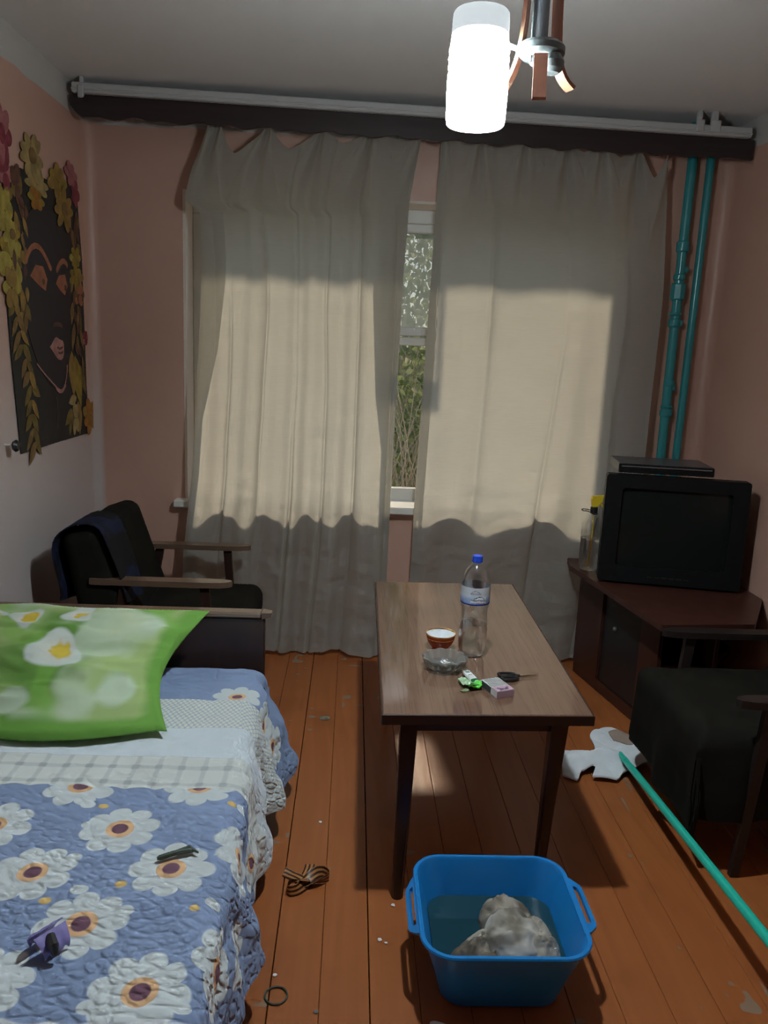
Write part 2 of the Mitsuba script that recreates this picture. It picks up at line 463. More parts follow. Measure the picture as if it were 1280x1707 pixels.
def curtain(name, label, xl, xr, hooks, zb, seed, nf, lowamp, turn_l=None, turn_r=None):
    """xl, xr: (z, x) outlines; hooks: positions u along the top; the cloth sags between them."""
    rng = np.random.default_rng(seed)
    nu, nv = 210, 230
    u, v = np.meshgrid(np.linspace(0, 1, nu), np.linspace(0, 1, nv), indexing='ij')
    hk = np.array([h[0] for h in hooks])
    sags = [h[1] for h in hooks[:-1]]
    top = np.full_like(u, 2.405)
    inside = np.zeros_like(u)
    for i in range(len(hk) - 1):
        t = (u - hk[i]) / (hk[i + 1] - hk[i])
        on = (t >= 0) & (t <= 1)
        prof = (1 - np.abs(2 * t - 1) ** 1.35)
        top = np.where(on, 2.405 - sags[i] * prof, top)
        inside = np.where(on, prof * sags[i] / .06, inside)
    bot = zb(u)
    z = top + (bot - top) * v
    L, R = interp(z, xl), interp(z, xr)
    x = L + (R - L) * u
    ph = rng.uniform(0, 6.28, 6)
    warp = u * nf + .55 * np.sin(2.1 * u * nf * .33 + ph[0]) + .12 * np.sin(z * 1.3 + ph[1])
    fold = .70 * np.sin(2 * PI * warp + ph[2]) + .32 * np.sin(2 * PI * warp * 1.87 + ph[3] + .5 * np.sin(z * 1.5 + ph[5]))
    fold = fold + .55 * (nz(u * nf * 1.1, z * .5, 0, 1, seed + 12, 2) * 2)
    crease = 1 - np.abs(np.sin(PI * (warp * 1.3 + .2 * nz(u * 3, z * 1.2, 4, 1, seed + 13, 2) + ph[4])))      # a few sharp pleats that fade out
    fold = np.tanh(fold * .9) * .9 - .85 * crease ** 9 * np.clip(nz(u * 4, z * .8, 7, 1, seed + 14, 2) * 4 + .5, 0, 1)
    amp = np.interp(z, [0, .35, .62, .85, 1.3, 2.1, 2.4], [.040, .046, lowamp, .036, .028, .021, .010])
    y = 3.700 - amp * fold
    y -= inside * .020 * np.exp(-((top - z) / .17) ** 2)                           # the scooped cloth between two hooks falls forward
    for i in range(len(hk) - 1):                                                      # creases that run from two hooks down to a point below the sag
        A = 2.6 * sags[i] + .05
        w = np.clip(1 - (2.42 - z) / A - np.abs(2 * (u - hk[i]) / max(1e-6, hk[i + 1] - hk[i]) - 1), 0, 1)
        y += .030 * w ** .55 * min(1, sags[i] / .05)
    for h in hk:                                                                      # gathered rays below each hook
        d = (u - h) * 0.95
        spread = .010 + .16 * (2.42 - z)
        y += .020 * np.cos(d / spread * 3.0) * np.exp(-(d / (spread * 1.2)) ** 2) * np.exp(-((2.42 - z) / .34) ** 2)
    wr = nz(x * 7, z * 16, 0, 1, seed + 3, 3) * .012 + nz(x * 26, z * 22, 0, 1, seed + 4, 2) * .0035
    y += wr * np.interp(z, [0, .5, .9, 1.6, 2.1, 2.4], [2.6, 2.1, .8, .45, .9, 1.5])
    y -= np.interp(z, [0, .05, .16, .4], [.05, .035, .005, 0]) * (.5 + nz(x * 9, 0, 0, 1, seed + 9, 2))
    x = x + nz(x * 5, z * 3, 2, 1, seed + 6, 2) * .014 * np.sin(PI * u)
    y = np.minimum(y, np.where((z < .80) & (z > .62), 3.768, 3.81))
    P = np.stack([x, y, z], -1)
    key = thing(name, label, 'curtain')
    sheets = [P]
    for turn, side, sg_ in ((turn_l, 0, 1), (turn_r, -1, -1)):                       # an edge of the cloth turned back behind itself
        if turn:
            e = P[side]
            t = np.linspace(0, 1, 9)[:, None]
            wd = interp(e[:, 2], turn)[None, :]
            back = np.stack([e[None, :, 0] + sg_ * wd * t, np.minimum(e[None, :, 1] + .010 * np.minimum(t * 6, 1) + .006 * np.sin(t * 5 + e[None, :, 2] * 4), np.where((e[None, :, 2] < .80) & (e[None, :, 2] > .62), 3.772, 3.83)), e[None, :, 2] + 0 * t], -1)
            sheets.append(back)
    vs, fs, at_ = [], [], 0
    for q in sheets:
        v_, f_ = grid_mesh(q)
        vs.append(v_)
        fs.append(f_ + at_)
        at_ += len(v_)
    vv, ff = np.vstack(vs), np.vstack(fs)
    scene[key] = mikit.ply((vv, ff), 'mat_curtain', smooth=True)
    return key


curtain('curtain', 'greyish beige satin curtain left of the gap, its outer top corner folded over', [(2.42, -.655), (2.36, -.675), (2.20, -.735), (2.09, -.760), (2.065, -.745), (2.045, -.695), (1.85, -.685), (1.5, -.70), (.9, -.735), (.5, -.78), (0, -.80)],
        [(2.42, .262), (2.13, .218), (1.8, .205), (.79, .192), (.4, .190), (0, .170)], [(.0, .02), (.055, .125), (.29, .095), (.53, .055), (.76, .03), (1.0, 0)],
        lambda u: .012 + .018 * np.sin(9 * u + 1) ** 2, 21, 3.6, .062, [(2.4, .06), (2.0, .10), (1.75, .105), (1.45, .085), (1.15, .035), (.8, .03), (0, .03)], [(2.4, .10), (1.75, .135), (1.3, .10), (1.05, .06), (0, .05)])
curtain('curtain', 'greyish beige satin curtain right of the gap, beside the teal pipes', [(2.42, .345), (2.13, .335), (1.7, .325), (.8, .303), (.3, .300), (0, .29)],
        [(2.42, 1.352), (2.2, 1.365), (1.75, 1.39), (1.0, 1.385), (.5, 1.36), (0, 1.30)], [(0, 0), (.17, .025), (.36, .03), (.55, .04), (.70, .055), (.86, .135), (.995, 0), (1.0, 0)],
        lambda u: .016 + .02 * np.sin(8 * u + .4) ** 2, 35, 3.8, .070, [(2.4, .04), (1.5, .045), (0, .04)])

# pelmet board with its wavy lower edge and the white rail above it
pm = thing('curtain_pelmet', 'dark brown wooden pelmet board with a wavy lower edge above the curtains', 'pelmet')
xs = np.linspace(-1.215, 1.685, 240)


def wav(x):
    q = (x + 1.2) / .27
    return .012 * np.abs(np.sin(PI * q)) ** .7 + .004 * np.sin(2 * PI * q * 2)


low = [(x, -.062 - wav(x) * (1 if x < 1.3 else .4) + .035 * max(0, 1 - (x + 1.215) / .05) ** 2) for x in xs]
board = trimesh.creation.extrude_polygon(sg.Polygon([(-1.215, .012), *low, (1.685, .012)]), .018, engine='earcut')
board = xf(board, rx=PI / 2)
tilt = -0.0115
ctr = (0, 3.645, 2.437)
put(pm, 'board', xf(xf(board, ry=-tilt), loc=ctr), 'mat_pelmet', smooth=20)
put(pm, 'shelf', xf(xf(cbox(-1.21, 1.68, 0, .18, .012, .022), ry=-tilt), loc=(0, 3.645, 2.437)), 'mat_pelmet')
rl = thing('curtain_rail', 'pale grey curtain rail running along the ceiling above the dark pelmet', 'curtain rail')
put(rl, 'track', xf(xf(cat([cbox(-1.20, 1.66, 0, .035, 0, .040, .005), cbox(-1.20, 1.66, -.004, .0, .010, .016, .002)]), ry=-tilt), loc=(0, 3.60, 2.452)), 'mat_rail')
for x, w in ((1.43, .016), (1.495, .022), (-1.16, .012)):
    put(rl, 'bracket', cat([cbox(x - w, x + w, 3.592, 3.60, 2.444, 2.492, .003), cbox(x - w * .6, x + w * .6, 3.605, 3.63, 2.46, H + .001, .003)]), 'mat_rail')

# heating pipes
for i, (xt, xb, r, fit) in enumerate(((1.486, 1.494, .0215, True), (1.570, 1.569, .0185, False))):
    t = thing('heating_pipe', 'teal painted heating pipe with couplings, left of the pair' if fit else 'plain teal painted heating pipe, right of the pair in the corner', 'pipe')
    put(t, 'pipe', tube([(xb, 3.785, 0), (xb, 3.785, 1.0), (xt, 3.785, 2.0), (xt, 3.785, H)], r, 16), 'mat_teal')
    if fit:
        for z, h, rr in ((2.0, .05, .029), (1.80, .075, .034), (1.865, .03, .027), (1.66, .04, .028), (1.70, .015, .031), (1.38, .03, .026), (1.24, .035, .029), (1.27, .012, .032)):
            put(t, 'coupling', lathe([(0, z - h / 2), (rr * .85, z - h / 2), (rr, z - h / 2 + .006), (rr, z + h / 2 - .006), (rr * .85, z + h / 2), (0, z + h / 2)], 8 if rr > .03 else 16, (xt if z > 1.5 else xb, 3.785, 0)), 'mat_teal', smooth=25)
        for z in (1.90, 1.66, 1.36, 1.24):
            put(t, 'clamp', cat([cbox(xt + .01, xt + .036, 3.77, 3.80, z - .014, z + .014, .004), cbox(xt + .012, xt + .024, 3.79, 3.842, z - .006, z + .006, .002)]), 'mat_teal')

# ------------------------------------------------------------------ the lamp
ch = thing('chandelier', 'ceiling lamp with one glowing white glass shade and bare curved pink arms', 'ceiling lamp')
CX, CY = .372, 1.85
put(ch, 'canopy', lathe([(0, 2.47), (.03, 2.47), (.055, 2.50), (.06, H), (0, H)], 32, (CX, CY, 0)), 'mat_lampwhite')
put(ch, 'stem', lathe([(0, 2.10), (.017, 2.10), (.017, 2.48), (0, 2.48)], 24, (CX - .004, CY, 0)), 'mat_lampgrey')
put(ch, 'wire', tube([(CX - .022, CY - .012, 2.10), (CX - .022, CY - .012, 2.48)], .003, 8), 'mat_lampwhite')
put(ch, 'hub', lathe([(0, 2.113), (.040, 2.113), (.052, 2.120), (.052, 2.132), (.044, 2.140), (.02, 2.144), (0, 2.144)], 40, (CX, CY, 0)), 'mat_lampwhite', label='pale plastic hub ring')
put(ch, 'hub', lathe([(0, 2.078), (.016, 2.078), (.024, 2.086), (.026, 2.10), (.018, 2.115), (0, 2.115)], 32, (CX + .022, CY - .02, 0)), 'mat_lampwhite', label='pale plastic hub ring')


def lamp_arm(ang, tip_z, reach=.085, short=False):
    rs = spline([(.046, 2.105), (.058, 2.08), (reach, tip_z)] if short else [(.040, 2.44), (.036, 2.30), (.040, 2.16), (.052, 2.10), (reach, tip_z)], 26)
    w, th = .021, .004
    V = []
    tz = np.gradient(rs, axis=0)
    tz /= np.linalg.norm(tz, axis=1, keepdims=True)
    for (r, z), t in zip(rs, tz):
        nr, nzz = t[1], -t[0]
        for s, k in ((-1, -1), (1, -1), (1, 1), (-1, 1)):
            V.append((r + nr * th * k, s * w * .5 * 1.35, z + nzz * th * k))
    F = []
    for i in range(len(rs) - 1):
        for k in range(4):
            a, b = i * 4 + k, i * 4 + (k + 1) % 4
            F += [(a, b, b + 4), (a, b + 4, a + 4)]
    e = (len(rs) - 1) * 4
    F += [(0, 2, 1), (0, 3, 2), (e, e + 1, e + 2), (e, e + 2, e + 3)]
    m = trimesh.Trimesh(V, F, process=False)
    m.fix_normals()
    return xf(m, rz=ang, loc=(CX, CY, 0))


for a, tz_, re in ((PI - .45, 2.052, .080), (.42, 2.066, .088), (-PI / 2 - .16, 2.005, .10)):
    put(ch, 'arm', lamp_arm(a, tz_, re, tz_ < 2.01), 'mat_pinkplastic', smooth=25, label='pale pink curved plastic arm')
SX, SY = .242, 1.85
tint = np.array(LAMP_TINT)
ridge = [(.0655, 2.070), (.0632, 2.078), (.0655, 2.086), (.0632, 2.094), (.0655, 2.102), (.0632, 2.110), (.0650, 2.118), (.0628, 2.126)]
sh = lathe([(.0600, 1.972), (.0625, 1.975), (.0640, 1.985), (.0655, 2.03), *ridge, (.0605, 2.150)], 64, (SX, SY, 0))
k = put(ch, 'shade', sh, 'mat_white', smooth=50, label='glowing white glass shade')
scene[k]['emitter'] = {'type': 'area', 'radiance': rgb(*(tint * LAMP_SHADE))}
shr = lathe([(.0605, 2.150), (.0600, 2.178), (.0590, 2.190), (.0560, 2.194)], 64, (SX, SY, 0))
k = put(ch, 'shade_collar', shr, 'mat_white', smooth=50)
scene[k]['emitter'] = {'type': 'area', 'radiance': rgb(*(tint * .62))}
put(ch, 'socket', lathe([(0, 2.04), (.018, 2.04), (.020, 2.13), (.030, 2.14), (.030, 2.15), (0, 2.155)], 24, (SX, SY, 0)), 'mat_lampwhite')
put(ch, 'socket_bar', tube([(SX + .01, SY, 2.145), (SX + .075, SY, 2.13), (CX, SY, 2.128)], .006, 10), 'mat_lampgrey')
bulb = trimesh.creation.icosphere(subdivisions=3, radius=.029)
bulb.apply_translation((SX, SY, 2.012))
k = put(ch, 'bulb', bulb, 'mat_white', smooth=True)
scene[k]['emitter'] = {'type': 'area', 'radiance': rgb(*(tint * LAMP_BULB))}

# ------------------------------------------------------------------ wall hanging
wh = thing('wall_hanging', 'dark wall hanging of a black face wreathed in yellow flowers on the left wall', 'wall hanging')


def onwall(poly, x0, th):
    """A polygon in (y, z) as a thin plate that stands off the left wall."""
    g = poly if hasattr(poly, 'buffer') else sg.Polygon(poly)
    g = g.buffer(0)
    parts = [trimesh.creation.extrude_polygon(q, th, engine='earcut') for q in getattr(g, 'geoms', [g])]
    m = cat(parts)
    v = m.vertices.copy()
    m.vertices = np.c_[XL + x0 + v[:, 2], v[:, 0], v[:, 1]]
    m.fix_normals()
    return m


M('canvas', lambda p, n, uv: mix((.010, .011, .011), (.022, .022, .020), fbm(p.y * 12, p.z * 12, 1.0)), .55, .35)
M('faceblack', (.013, .013, .015), .5, .4)
for nm, c in dict(yellow=(.36, .25, .04), gold=(.36, .215, .055), beige=(.42, .30, .12), lemon=(.44, .34, .07), pinkp=(.45, .16, .16), rose=(.28, .05, .07), peach=(.44, .165, .085), brown=(.14, .065, .04), leaf=(.20, .135, .035), tanl=(.24, .14, .05), amber=(.40, .17, .03), lip=(.52, .25, .215)).items():
    M('art_' + nm, (lambda c: lambda p, n, uv: mix([q * .40 for q in c], [q * .95 for q in c], fbm(p.y * 34, p.z * 34, c[0] * 50)))(c), .6, .3)
out = [(2.94, 1.97), (3.02, 2.05), (3.10, 2.07), (3.40, 2.08), (3.62, 2.11), (3.70, 2.10), (3.74, 1.82), (3.745, 1.27), (3.77, 1.045), (3.34, 1.05), (2.99, 1.05), (2.95, 1.39), (2.93, 1.70)]
put(wh, 'sheet', onwall(out, .002, .004), 'mat_canvas', smooth=False)
face = spline([(3.08, 1.76), (3.12, 1.88), (3.20, 1.95), (3.33, 1.97), (3.47, 1.89), (3.57, 1.76), (3.56, 1.60), (3.52, 1.46), (3.47, 1.32), (3.40, 1.265), (3.33, 1.28), (3.2, 1.36), (3.1, 1.50), (3.05, 1.65), (3.08, 1.76)], 60)[:-1]
put(wh, 'face', onwall(face, .0062, .002), 'mat_faceblack', smooth=False, label='black painted face')


def band(pts, w):
    return sg.LineString(spline(pts, 24)).buffer(w, cap_style=1)


for pts, w, c in (([(3.11, 1.75), (3.16, 1.80), (3.22, 1.815), (3.29, 1.79), (3.35, 1.745)], .011, 'peach'), ([(3.42, 1.745), (3.46, 1.775), (3.50, 1.787), (3.535, 1.775)], .011, 'peach')):
    put(wh, 'eyebrow', onwall(band(pts, w), .0084, .0015), 'mat_art_' + c, smooth=False)
for pts in ([(3.14, 1.70), (3.20, 1.745), (3.27, 1.745), (3.31, 1.70), (3.29, 1.655), (3.24, 1.665), (3.18, 1.685)], [(3.40, 1.69), (3.44, 1.725), (3.51, 1.735), (3.535, 1.69), (3.50, 1.65), (3.45, 1.665)]):
    e = put(wh, 'eyelid', onwall(pts, .0084, .0015), 'mat_art_peach', smooth=False)
    c = np.mean(pts, 0)
    put(e, 'pupil', onwall(sg.Point(c[0] + .035, c[1] - .012).buffer(.012), .010, .001), 'mat_art_brown', smooth=False)
put(wh, 'nose_mark', onwall(band([(3.36, 1.525), (3.40, 1.53), (3.45, 1.523)], .009), .0084, .0012), 'mat_art_brown', smooth=False)
lp = put(wh, 'lips', onwall(spline([(3.30, 1.44), (3.345, 1.462), (3.385, 1.478), (3.42, 1.468), (3.455, 1.462), (3.465, 1.43), (3.45, 1.395), (3.41, 1.385), (3.36, 1.405), (3.30, 1.44)], 40)[:-1], .0084, .0015), 'mat_art_lip', smooth=False)
put(lp, 'mouth_line', onwall(band([(3.39, 1.437), (3.42, 1.432), (3.445, 1.437)], .004).union(band([(3.40, 1.416), (3.425, 1.413), (3.445, 1.418)], .004)), .010, .001), 'mat_art_brown', smooth=False)
put(wh, 'chin_line', onwall(band([(3.17, 1.375), (3.26, 1.325), (3.35, 1.282), (3.42, 1.262), (3.47, 1.295), (3.495, 1.36)], .0035).union(band([(3.36, 1.273), (3.42, 1.256), (3.465, 1.28)], .007)), .0084, .0012), 'mat_art_lip', smooth=False)
put(wh, 'neck_line', onwall(band([(3.36, 1.235), (3.37, 1.16), (3.36, 1.11)], .0025), .0064, .0012), 'mat_art_brown', smooth=False)


def flower(c, hw, hh, col, n=7, eye=None, inner=None, lvl=.0065, seed=0):
    rng = np.random.default_rng(seed)
    n0 = None
    for k in range(n):
        a = 2 * PI * k / n + rng.uniform(-.2, .2)
        L = rng.uniform(.85, 1.1)
        w = 1.15 * PI / n
        t = np.linspace(0, 2 * PI, 18)[:-1]
        px, pz = .55 * L + .5 * L * np.cos(t), w * .62 * np.sin(t)
        q = np.c_[c[0] + hw * (px * math.cos(a) - pz * math.sin(a)), c[1] + hh * (px * math.sin(a) + pz * math.cos(a))]
        key = put(wh, 'petal', onwall(q, lvl + .0006 * (k % 3), .0016), 'mat_art_' + (col if k % 3 else (inner or col)), smooth=False)
    if eye:
        put(key, 'eye', onwall([(c[0] + hw * .30 * math.cos(t), c[1] + hh * .34 * math.sin(t)) for t in np.linspace(0, 2 * PI, 16)[:-1]], lvl + .003, .0015), 'mat_art_' + eye, smooth=False)


flower((2.955, 2.15), .075, .10, 'pinkp', 7, 'rose', 'rose', seed=1)
flower((2.965, 2.03), .065, .06, 'rose', 5, None, 'pinkp', seed=2)
flower((3.215, 2.135), .115, .085, 'beige', 9, 'tanl', 'beige', seed=3)
flower((3.25, 2.04), .115, .055, 'beige', 8, None, 'beige', seed=4)
flower((3.47, 2.09), .10, .075, 'gold', 7, None, 'yellow', seed=5)
flower((3.53, 1.995), .105, .085, 'gold', 9, 'tanl', 'gold', .009, seed=6)
flower((3.63, 2.15), .07, .05, 'pinkp', 6, None, 'pinkp', seed=7)
flower((3.675, 2.08), .05, .055, 'rose', 5, None, 'rose', seed=8)
flower((3.06, 2.01), .05, .07, 'brown', 5, None, 'tanl', seed=30)
flower((2.95, 1.90), .07, .085, 'lemon', 6, None, 'lemon', seed=9)
flower((3.00, 1.83), .075, .055, 'lemon', 7, 'tanl', 'yellow', seed=10)
flower((3.23, 1.985), .085, .04, 'amber', 6, None, 'yellow', .0085, seed=11)
flower((2.985, 1.745), .115, .10, 'lemon', 8, None, 'yellow', seed=12)
flower((2.97, 1.645), .08, .065, 'gold', 6, None, 'lemon', .008, seed=13)
flower((3.65, 1.815), .07, .045, 'yellow', 6, None, 'lemon', seed=14)
flower((3.655, 1.735), .085, .055, 'yellow', 7, None, 'gold', seed=15)
flower((3.68, 1.665), .07, .05, 'peach', 6, None, 'brown', seed=16)
flower((3.745, 1.475), .04, .035, 'rose', 5, None, 'pinkp', seed=17)
flower((3.775, 1.125), .10, .085, 'amber', 7, None, 'gold', .007, seed=18)
flower((3.58, 1.13), .05, .075, 'beige', 6, None, 'leaf', seed=19)


def leafpart(a, b, w, col, lvl=.0064):
    a, b = np.array(a), np.array(b)
    d = b - a
    L = np.linalg.norm(d)
    d /= L
    nrm = np.array([-d[1], d[0]])
    t = np.linspace(0, 1, 9)
    wd = w * np.sin(PI * t ** .8)
    q = np.vstack([a + np.outer(t * L, d) + np.outer(wd, nrm), (a + np.outer(t * L, d) - np.outer(wd, nrm))[::-1][1:-1]])
    put(wh, 'leaf', onwall(q, lvl, .0016), 'mat_art_' + col, smooth=False)


rng = np.random.default_rng(3)
stemL = [(2.99, 1.60), (3.03, 1.50), (3.07, 1.40), (3.11, 1.30), (3.10, 1.20), (3.12, 1.10), (3.14, 1.03)]
sp = spline(stemL, 12)
for i in range(11):
    for s in (-1, 1):
        p0 = sp[i]
        leafpart(p0, p0 + np.array([s * rng.uniform(.05, .085), -rng.uniform(.045, .085)]), rng.uniform(.016, .024), ['leaf', 'tanl', 'gold', 'leaf'][int(rng.integers(4))], .0064 + .0006 * (i % 3))
for a, b, w, c in (((3.60, 1.63), (3.57, 1.53), .022, 'tanl'), ((3.66, 1.62), (3.70, 1.50), .022, 'leaf'), ((3.61, 1.54), (3.57, 1.42), .022, 'tanl'), ((3.68, 1.52), (3.72, 1.42), .02, 'tanl'), ((3.56, 1.42), (3.57, 1.22), .045, 'gold'), ((3.60, 1.40), (3.66, 1.17), .05, 'yellow'),
                   ((3.66, 1.36), (3.73, 1.22), .03, 'leaf'), ((3.60, 1.22), (3.50, 1.20), .022, 'beige'), ((3.55, 1.17), (3.45, 1.11), .025, 'leaf'), ((3.62, 1.20), (3.63, 1.05), .04, 'gold'), ((3.52, 1.13), (3.50, 1.06), .016, 'leaf'), ((3.66, 1.98), (3.70, 1.88), .022, 'brown'), ((3.62, 1.93), (3.64, 1.84), .022, 'tanl'),
                   ((3.07, 1.98), (3.12, 1.87), .022, 'brown'), ((3.05, 1.90), (3.06, 1.82), .02, 'tanl'), ((3.13, 1.95), (3.16, 1.85), .018, 'brown'), ((3.10, 2.04), (3.07, 1.96), .022, 'tanl')):
    leafpart(a, b, w, c)

for i in range(46):
    if i % 2:
        p0 = np.array([rng.uniform(3.60, 3.70), rng.uniform(1.30, 2.02)])
    else:
        p0 = np.array([rng.uniform(2.99, 3.12), rng.uniform(1.56, 2.02)])
    an = rng.uniform(-2.4, -.7)
    leafpart(p0, p0 + rng.uniform(.05, .085) * np.array([math.cos(an), math.sin(an)]), rng.uniform(.013, .021), ['brown', 'tanl', 'leaf', 'gold', 'brown', 'tanl'][int(rng.integers(6))], .0063 + .0004 * (i % 5))

hk = thing('wall_hook', 'small dark round wall hook below the left edge of the wall hanging', 'wall hook')
put(hk, 'stem', tube([(XL - .002, 2.865, 1.10), (XL + .030, 2.865, 1.10)], .004, 10), 'mat_white')
put(hk, 'knob', xf(lathe([(0, 0), (.016, .003), (.022, .012), (.016, .022), (0, .025)], 24), ry=PI / 2, loc=(XL + .027, 2.865, 1.097)), 'mat_black')

# ------------------------------------------------------------------ coffee table
tb = thing('coffee_table', 'long dark brown lacquered wooden table in the middle of the room', 'table')
TA = math.radians(-1.9)


def tpt(x, y):                                                                        # table frame: origin at its near left corner
    return np.array([.105 + x * math.cos(TA) - y * math.sin(TA), 1.950 + x * math.sin(TA) + y * math.cos(TA)])


TA = math.atan2(.021, .569)
TW, TL = .569, 1.203


def tput(name, mesh, mat, **kw):
    m = mesh.copy()
    v = m.vertices
    shear = .012 / TL
    x, y = v[:, 0] + shear * v[:, 1], v[:, 1] + .0352 * v[:, 0]
    m.vertices = np.c_[.105 + x, 1.948 + y, v[:, 2]]
    return put(tb, name, m, mat, **kw)


tput('tabletop', cbox(0, TW, 0, TL, .522, .55, .003), 'mat_tabletop', smooth=False)
tput('edge_strip', cat([cbox(-.003, TW + .003, -.004, -.0002, .520, .5485, .001), cbox(-.004, -.0002, -.003, TL, .520, .5485, .001), cbox(TW + .0002, TW + .004, -.003, TL, .520, .5485, .001)]), 'mat_tableleg', smooth=False)
tput('apron', cat([cbox(.06, TW - .06, .06, .08, .470, .522), cbox(.06, TW - .06, TL - .08, TL - .06, .470, .522), cbox(.06, .08, .06, TL - .06, .470, .522), cbox(TW - .08, TW - .06, .06, TL - .06, .470, .522)]), 'mat_tableleg')
for lx, ly, sx, sy in ((.075, .065, -.012, -.06), (TW - .075, .065, -.012, .03), (.075, TL - .065, -.01, .03), (TW - .075, TL - .065, .02, .04)):
    fx, fy = lx + sx, ly + sy
    tput('leg', hull([(lx + a * .024, ly + b * .023, .522) for a in (-1, 1) for b in (-1, 1)] + [(fx + math.cos(t) * .0165, fy + math.sin(t) * .0165, 0.0) for t in np.linspace(0, 2 * PI, 12)]), 'mat_tableleg', smooth=25)
ZT = .55

# bottle of water
bx, by = .402, 2.385
bt = thing('water_bottle', 'clear plastic water bottle with a blue cap standing half full on the table', 'bottle')


def petal5(ang, r, z):
    k = np.clip((.036 - z) / .036, 0, 1)
    return 1 - .16 * k * (.5 + .5 * np.cos(5 * ang))


prof = [(.006, .010), (.020, .005), (.033, .0015), (.038, .006), (.0435, .025), (.0445, .045), (.0445, .085), (.0430, .110), (.0415, .130), (.0420, .150), (.0450, .168), (.0455, .180), (.0455, .232), (.0430, .252), (.0365, .272), (.026, .288), (.0155, .297), (.0135, .302), (.0135, .318)]
put(bt, 'body', lathe(prof, 60, (bx, by, ZT), petal5), 'mat_pet', smooth=40)
put(bt, 'neck_ring', lathe([(.0138, .2985), (.0168, .299), (.0168, .301), (.0138, .302)], 32, (bx, by, ZT)), 'mat_pet')
put(bt, 'cap', lathe([(0, .304), (.0155, .304), (.0160, .306), (.0158, .322), (.0145, .3245), (0, .325)], 40, (bx, by, ZT), lambda a, r, z: 1 + .012 * np.cos(30 * a)), 'mat_bluecap', label='blue screw cap')


def f_label(p, n, uv):
    z = p.z - ZT
    c = mix((.20, .27, .45), (.45, .50, .56), smoothstep(.177, .212, z))
    c = mix(c, mi.Color3f(.42, .43, .46), smoothstep(.202, .212, z))
    a = dr.atan2(p.y - by, p.x - bx)
    c = mix(c, mi.Color3f(.10, .15, .38), smoothstep(.25, .75, fbm(a * 2.2, z * 60, 1.0)) * smoothstep(.207, .187, z) * .6)
    return mix(c, mi.Color3f(.01, .02, .16), smoothstep(.1805, .1790, z))


M('label', f_label, .35, .4)
lb = put(bt, 'label', lathe([(.0458, .1755), (.0462, .178), (.0462, .231), (.0458, .2315)], 60, (bx, by, ZT)), 'mat_label', smooth=40)


def bent(mesh, ang0, R, z0):
    """Wraps flat lettering round the bottle."""
    m = mesh.copy()
    v = m.vertices
    a = ang0 + v[:, 0] / R
    rr = R + v[:, 2]
    m.vertices = np.c_[bx + rr * np.cos(a), by + rr * np.sin(a), ZT + z0 + v[:, 1]]
    return m


def word(text, hgt, bold=False):
    m = meshkit.text_mesh(text, hgt, depth=.0005, bold=bold)
    m.apply_translation((-m.bounds[:, 0].mean(), 0, 0))
    return m.subdivide_to_size(.004)


ink = M('ink', (.012, .016, .03), .5, .3)
FA = -PI / 2 - .05
put(lb, 'panel', bent(xf(trimesh.creation.extrude_polygon(sg.Polygon([(-.026, -.002), (.027, -.004), (.028, .017), (.010, .017), (-.014, .010)]), .0004, engine='earcut').subdivide_to_size(.004)), FA + .1, .0464, .187), M('labelwhite', (.55, .58, .62), .4, .3))
put(lb, 'lettering', bent(word('МОНТЕЛЛА', .0058, True), FA + .17, .0468, .1895), ink)
put(lb, 'mountain', bent(trimesh.creation.extrude_polygon(sg.LineString([(-.016, 0), (-.006, .004), (0, .0075), (.003, .005), (.006, .0068), (.017, .0)]).buffer(.0008), .0004, engine='earcut').subdivide_to_size(.004), FA + .17, .0468, .1975), ink)
put(lb, 'lettering', bent(word('минеральная вода', .0024), FA + .28, .0468, .1845), M('inkpink', (.42, .16, .24), .5, .3))
put(lb, 'lettering', bent(word('МОНТЕЛЛА', .0042, True), FA - .08, .0464, .211), M('inkgrey', (.16, .15, .22), .5, .3))
put(lb, 'mountain', bent(trimesh.creation.extrude_polygon(sg.LineString([(-.012, 0), (-.004, .004), (0, .0065), (.003, .004), (.012, .0)]).buffer(.0007), .0004, engine='earcut').subdivide_to_size(.004), FA - .08, .0464, .2175), 'mat_inkgrey')
wp = [(0, .0108), (.006, .0108), (.020, .0058), (.0325, .0024), (.0372, .0068), (.0427, .0255), (.0437, .045), (.0437, .085), (.0425, .104), (.0415, .1075), (0, .1070)]
solo('bottle_water', lathe(wp, 60, (bx, by, ZT), petal5), 'mat_water', 'clear water filling the lower third of the blue-capped bottle', 'water', smooth=40)

# tea bowl
cx, cy = .306, 2.425
bw = thing('tea_bowl', 'small rust red tea bowl with a gold rim and white inside on the table', 'bowl')
put(bw, 'body', lathe([(0, .004), (.022, .004), (.023, .0), (.026, .0), (.026, .006), (.034, .014), (.0425, .028), (.0465, .044), (.0475, .052)], 56, (cx, cy, ZT)), 'mat_redglaze', smooth=40)
put(bw, 'inside', lathe([(.0475, .0522), (.0455, .050), (.0440, .043), (.040, .028), (.032, .015), (.020, .009), (0, .008)], 56, (cx, cy, ZT)), 'mat_porcelain', smooth=40, label='white glazed inside')
put(bw, 'gold_rim', lathe([(.0474, .0495), (.0482, .052), (.0475, .0537), (.0462, .0535), (.0452, .0505)], 56, (cx, cy, ZT)), 'mat_gold', smooth=40, label='gold rim')
put(bw, 'gold_line', lathe([(.0456, .0378), (.0462, .0384), (.0463, .0396), (.0459, .0402)], 56, (cx, cy, ZT)), 'mat_gold', label='thin gold line')

# ashtray
ax_, ay_ = .303, 2.268
at = thing('ashtray', 'round scalloped cut glass ashtray holding cigarette ends on the table', 'ashtray')


def scal(ang, r, z):
    return 1 + (.055 * np.cos(11 * ang) * np.clip((r - .03) / .03, 0, 1))


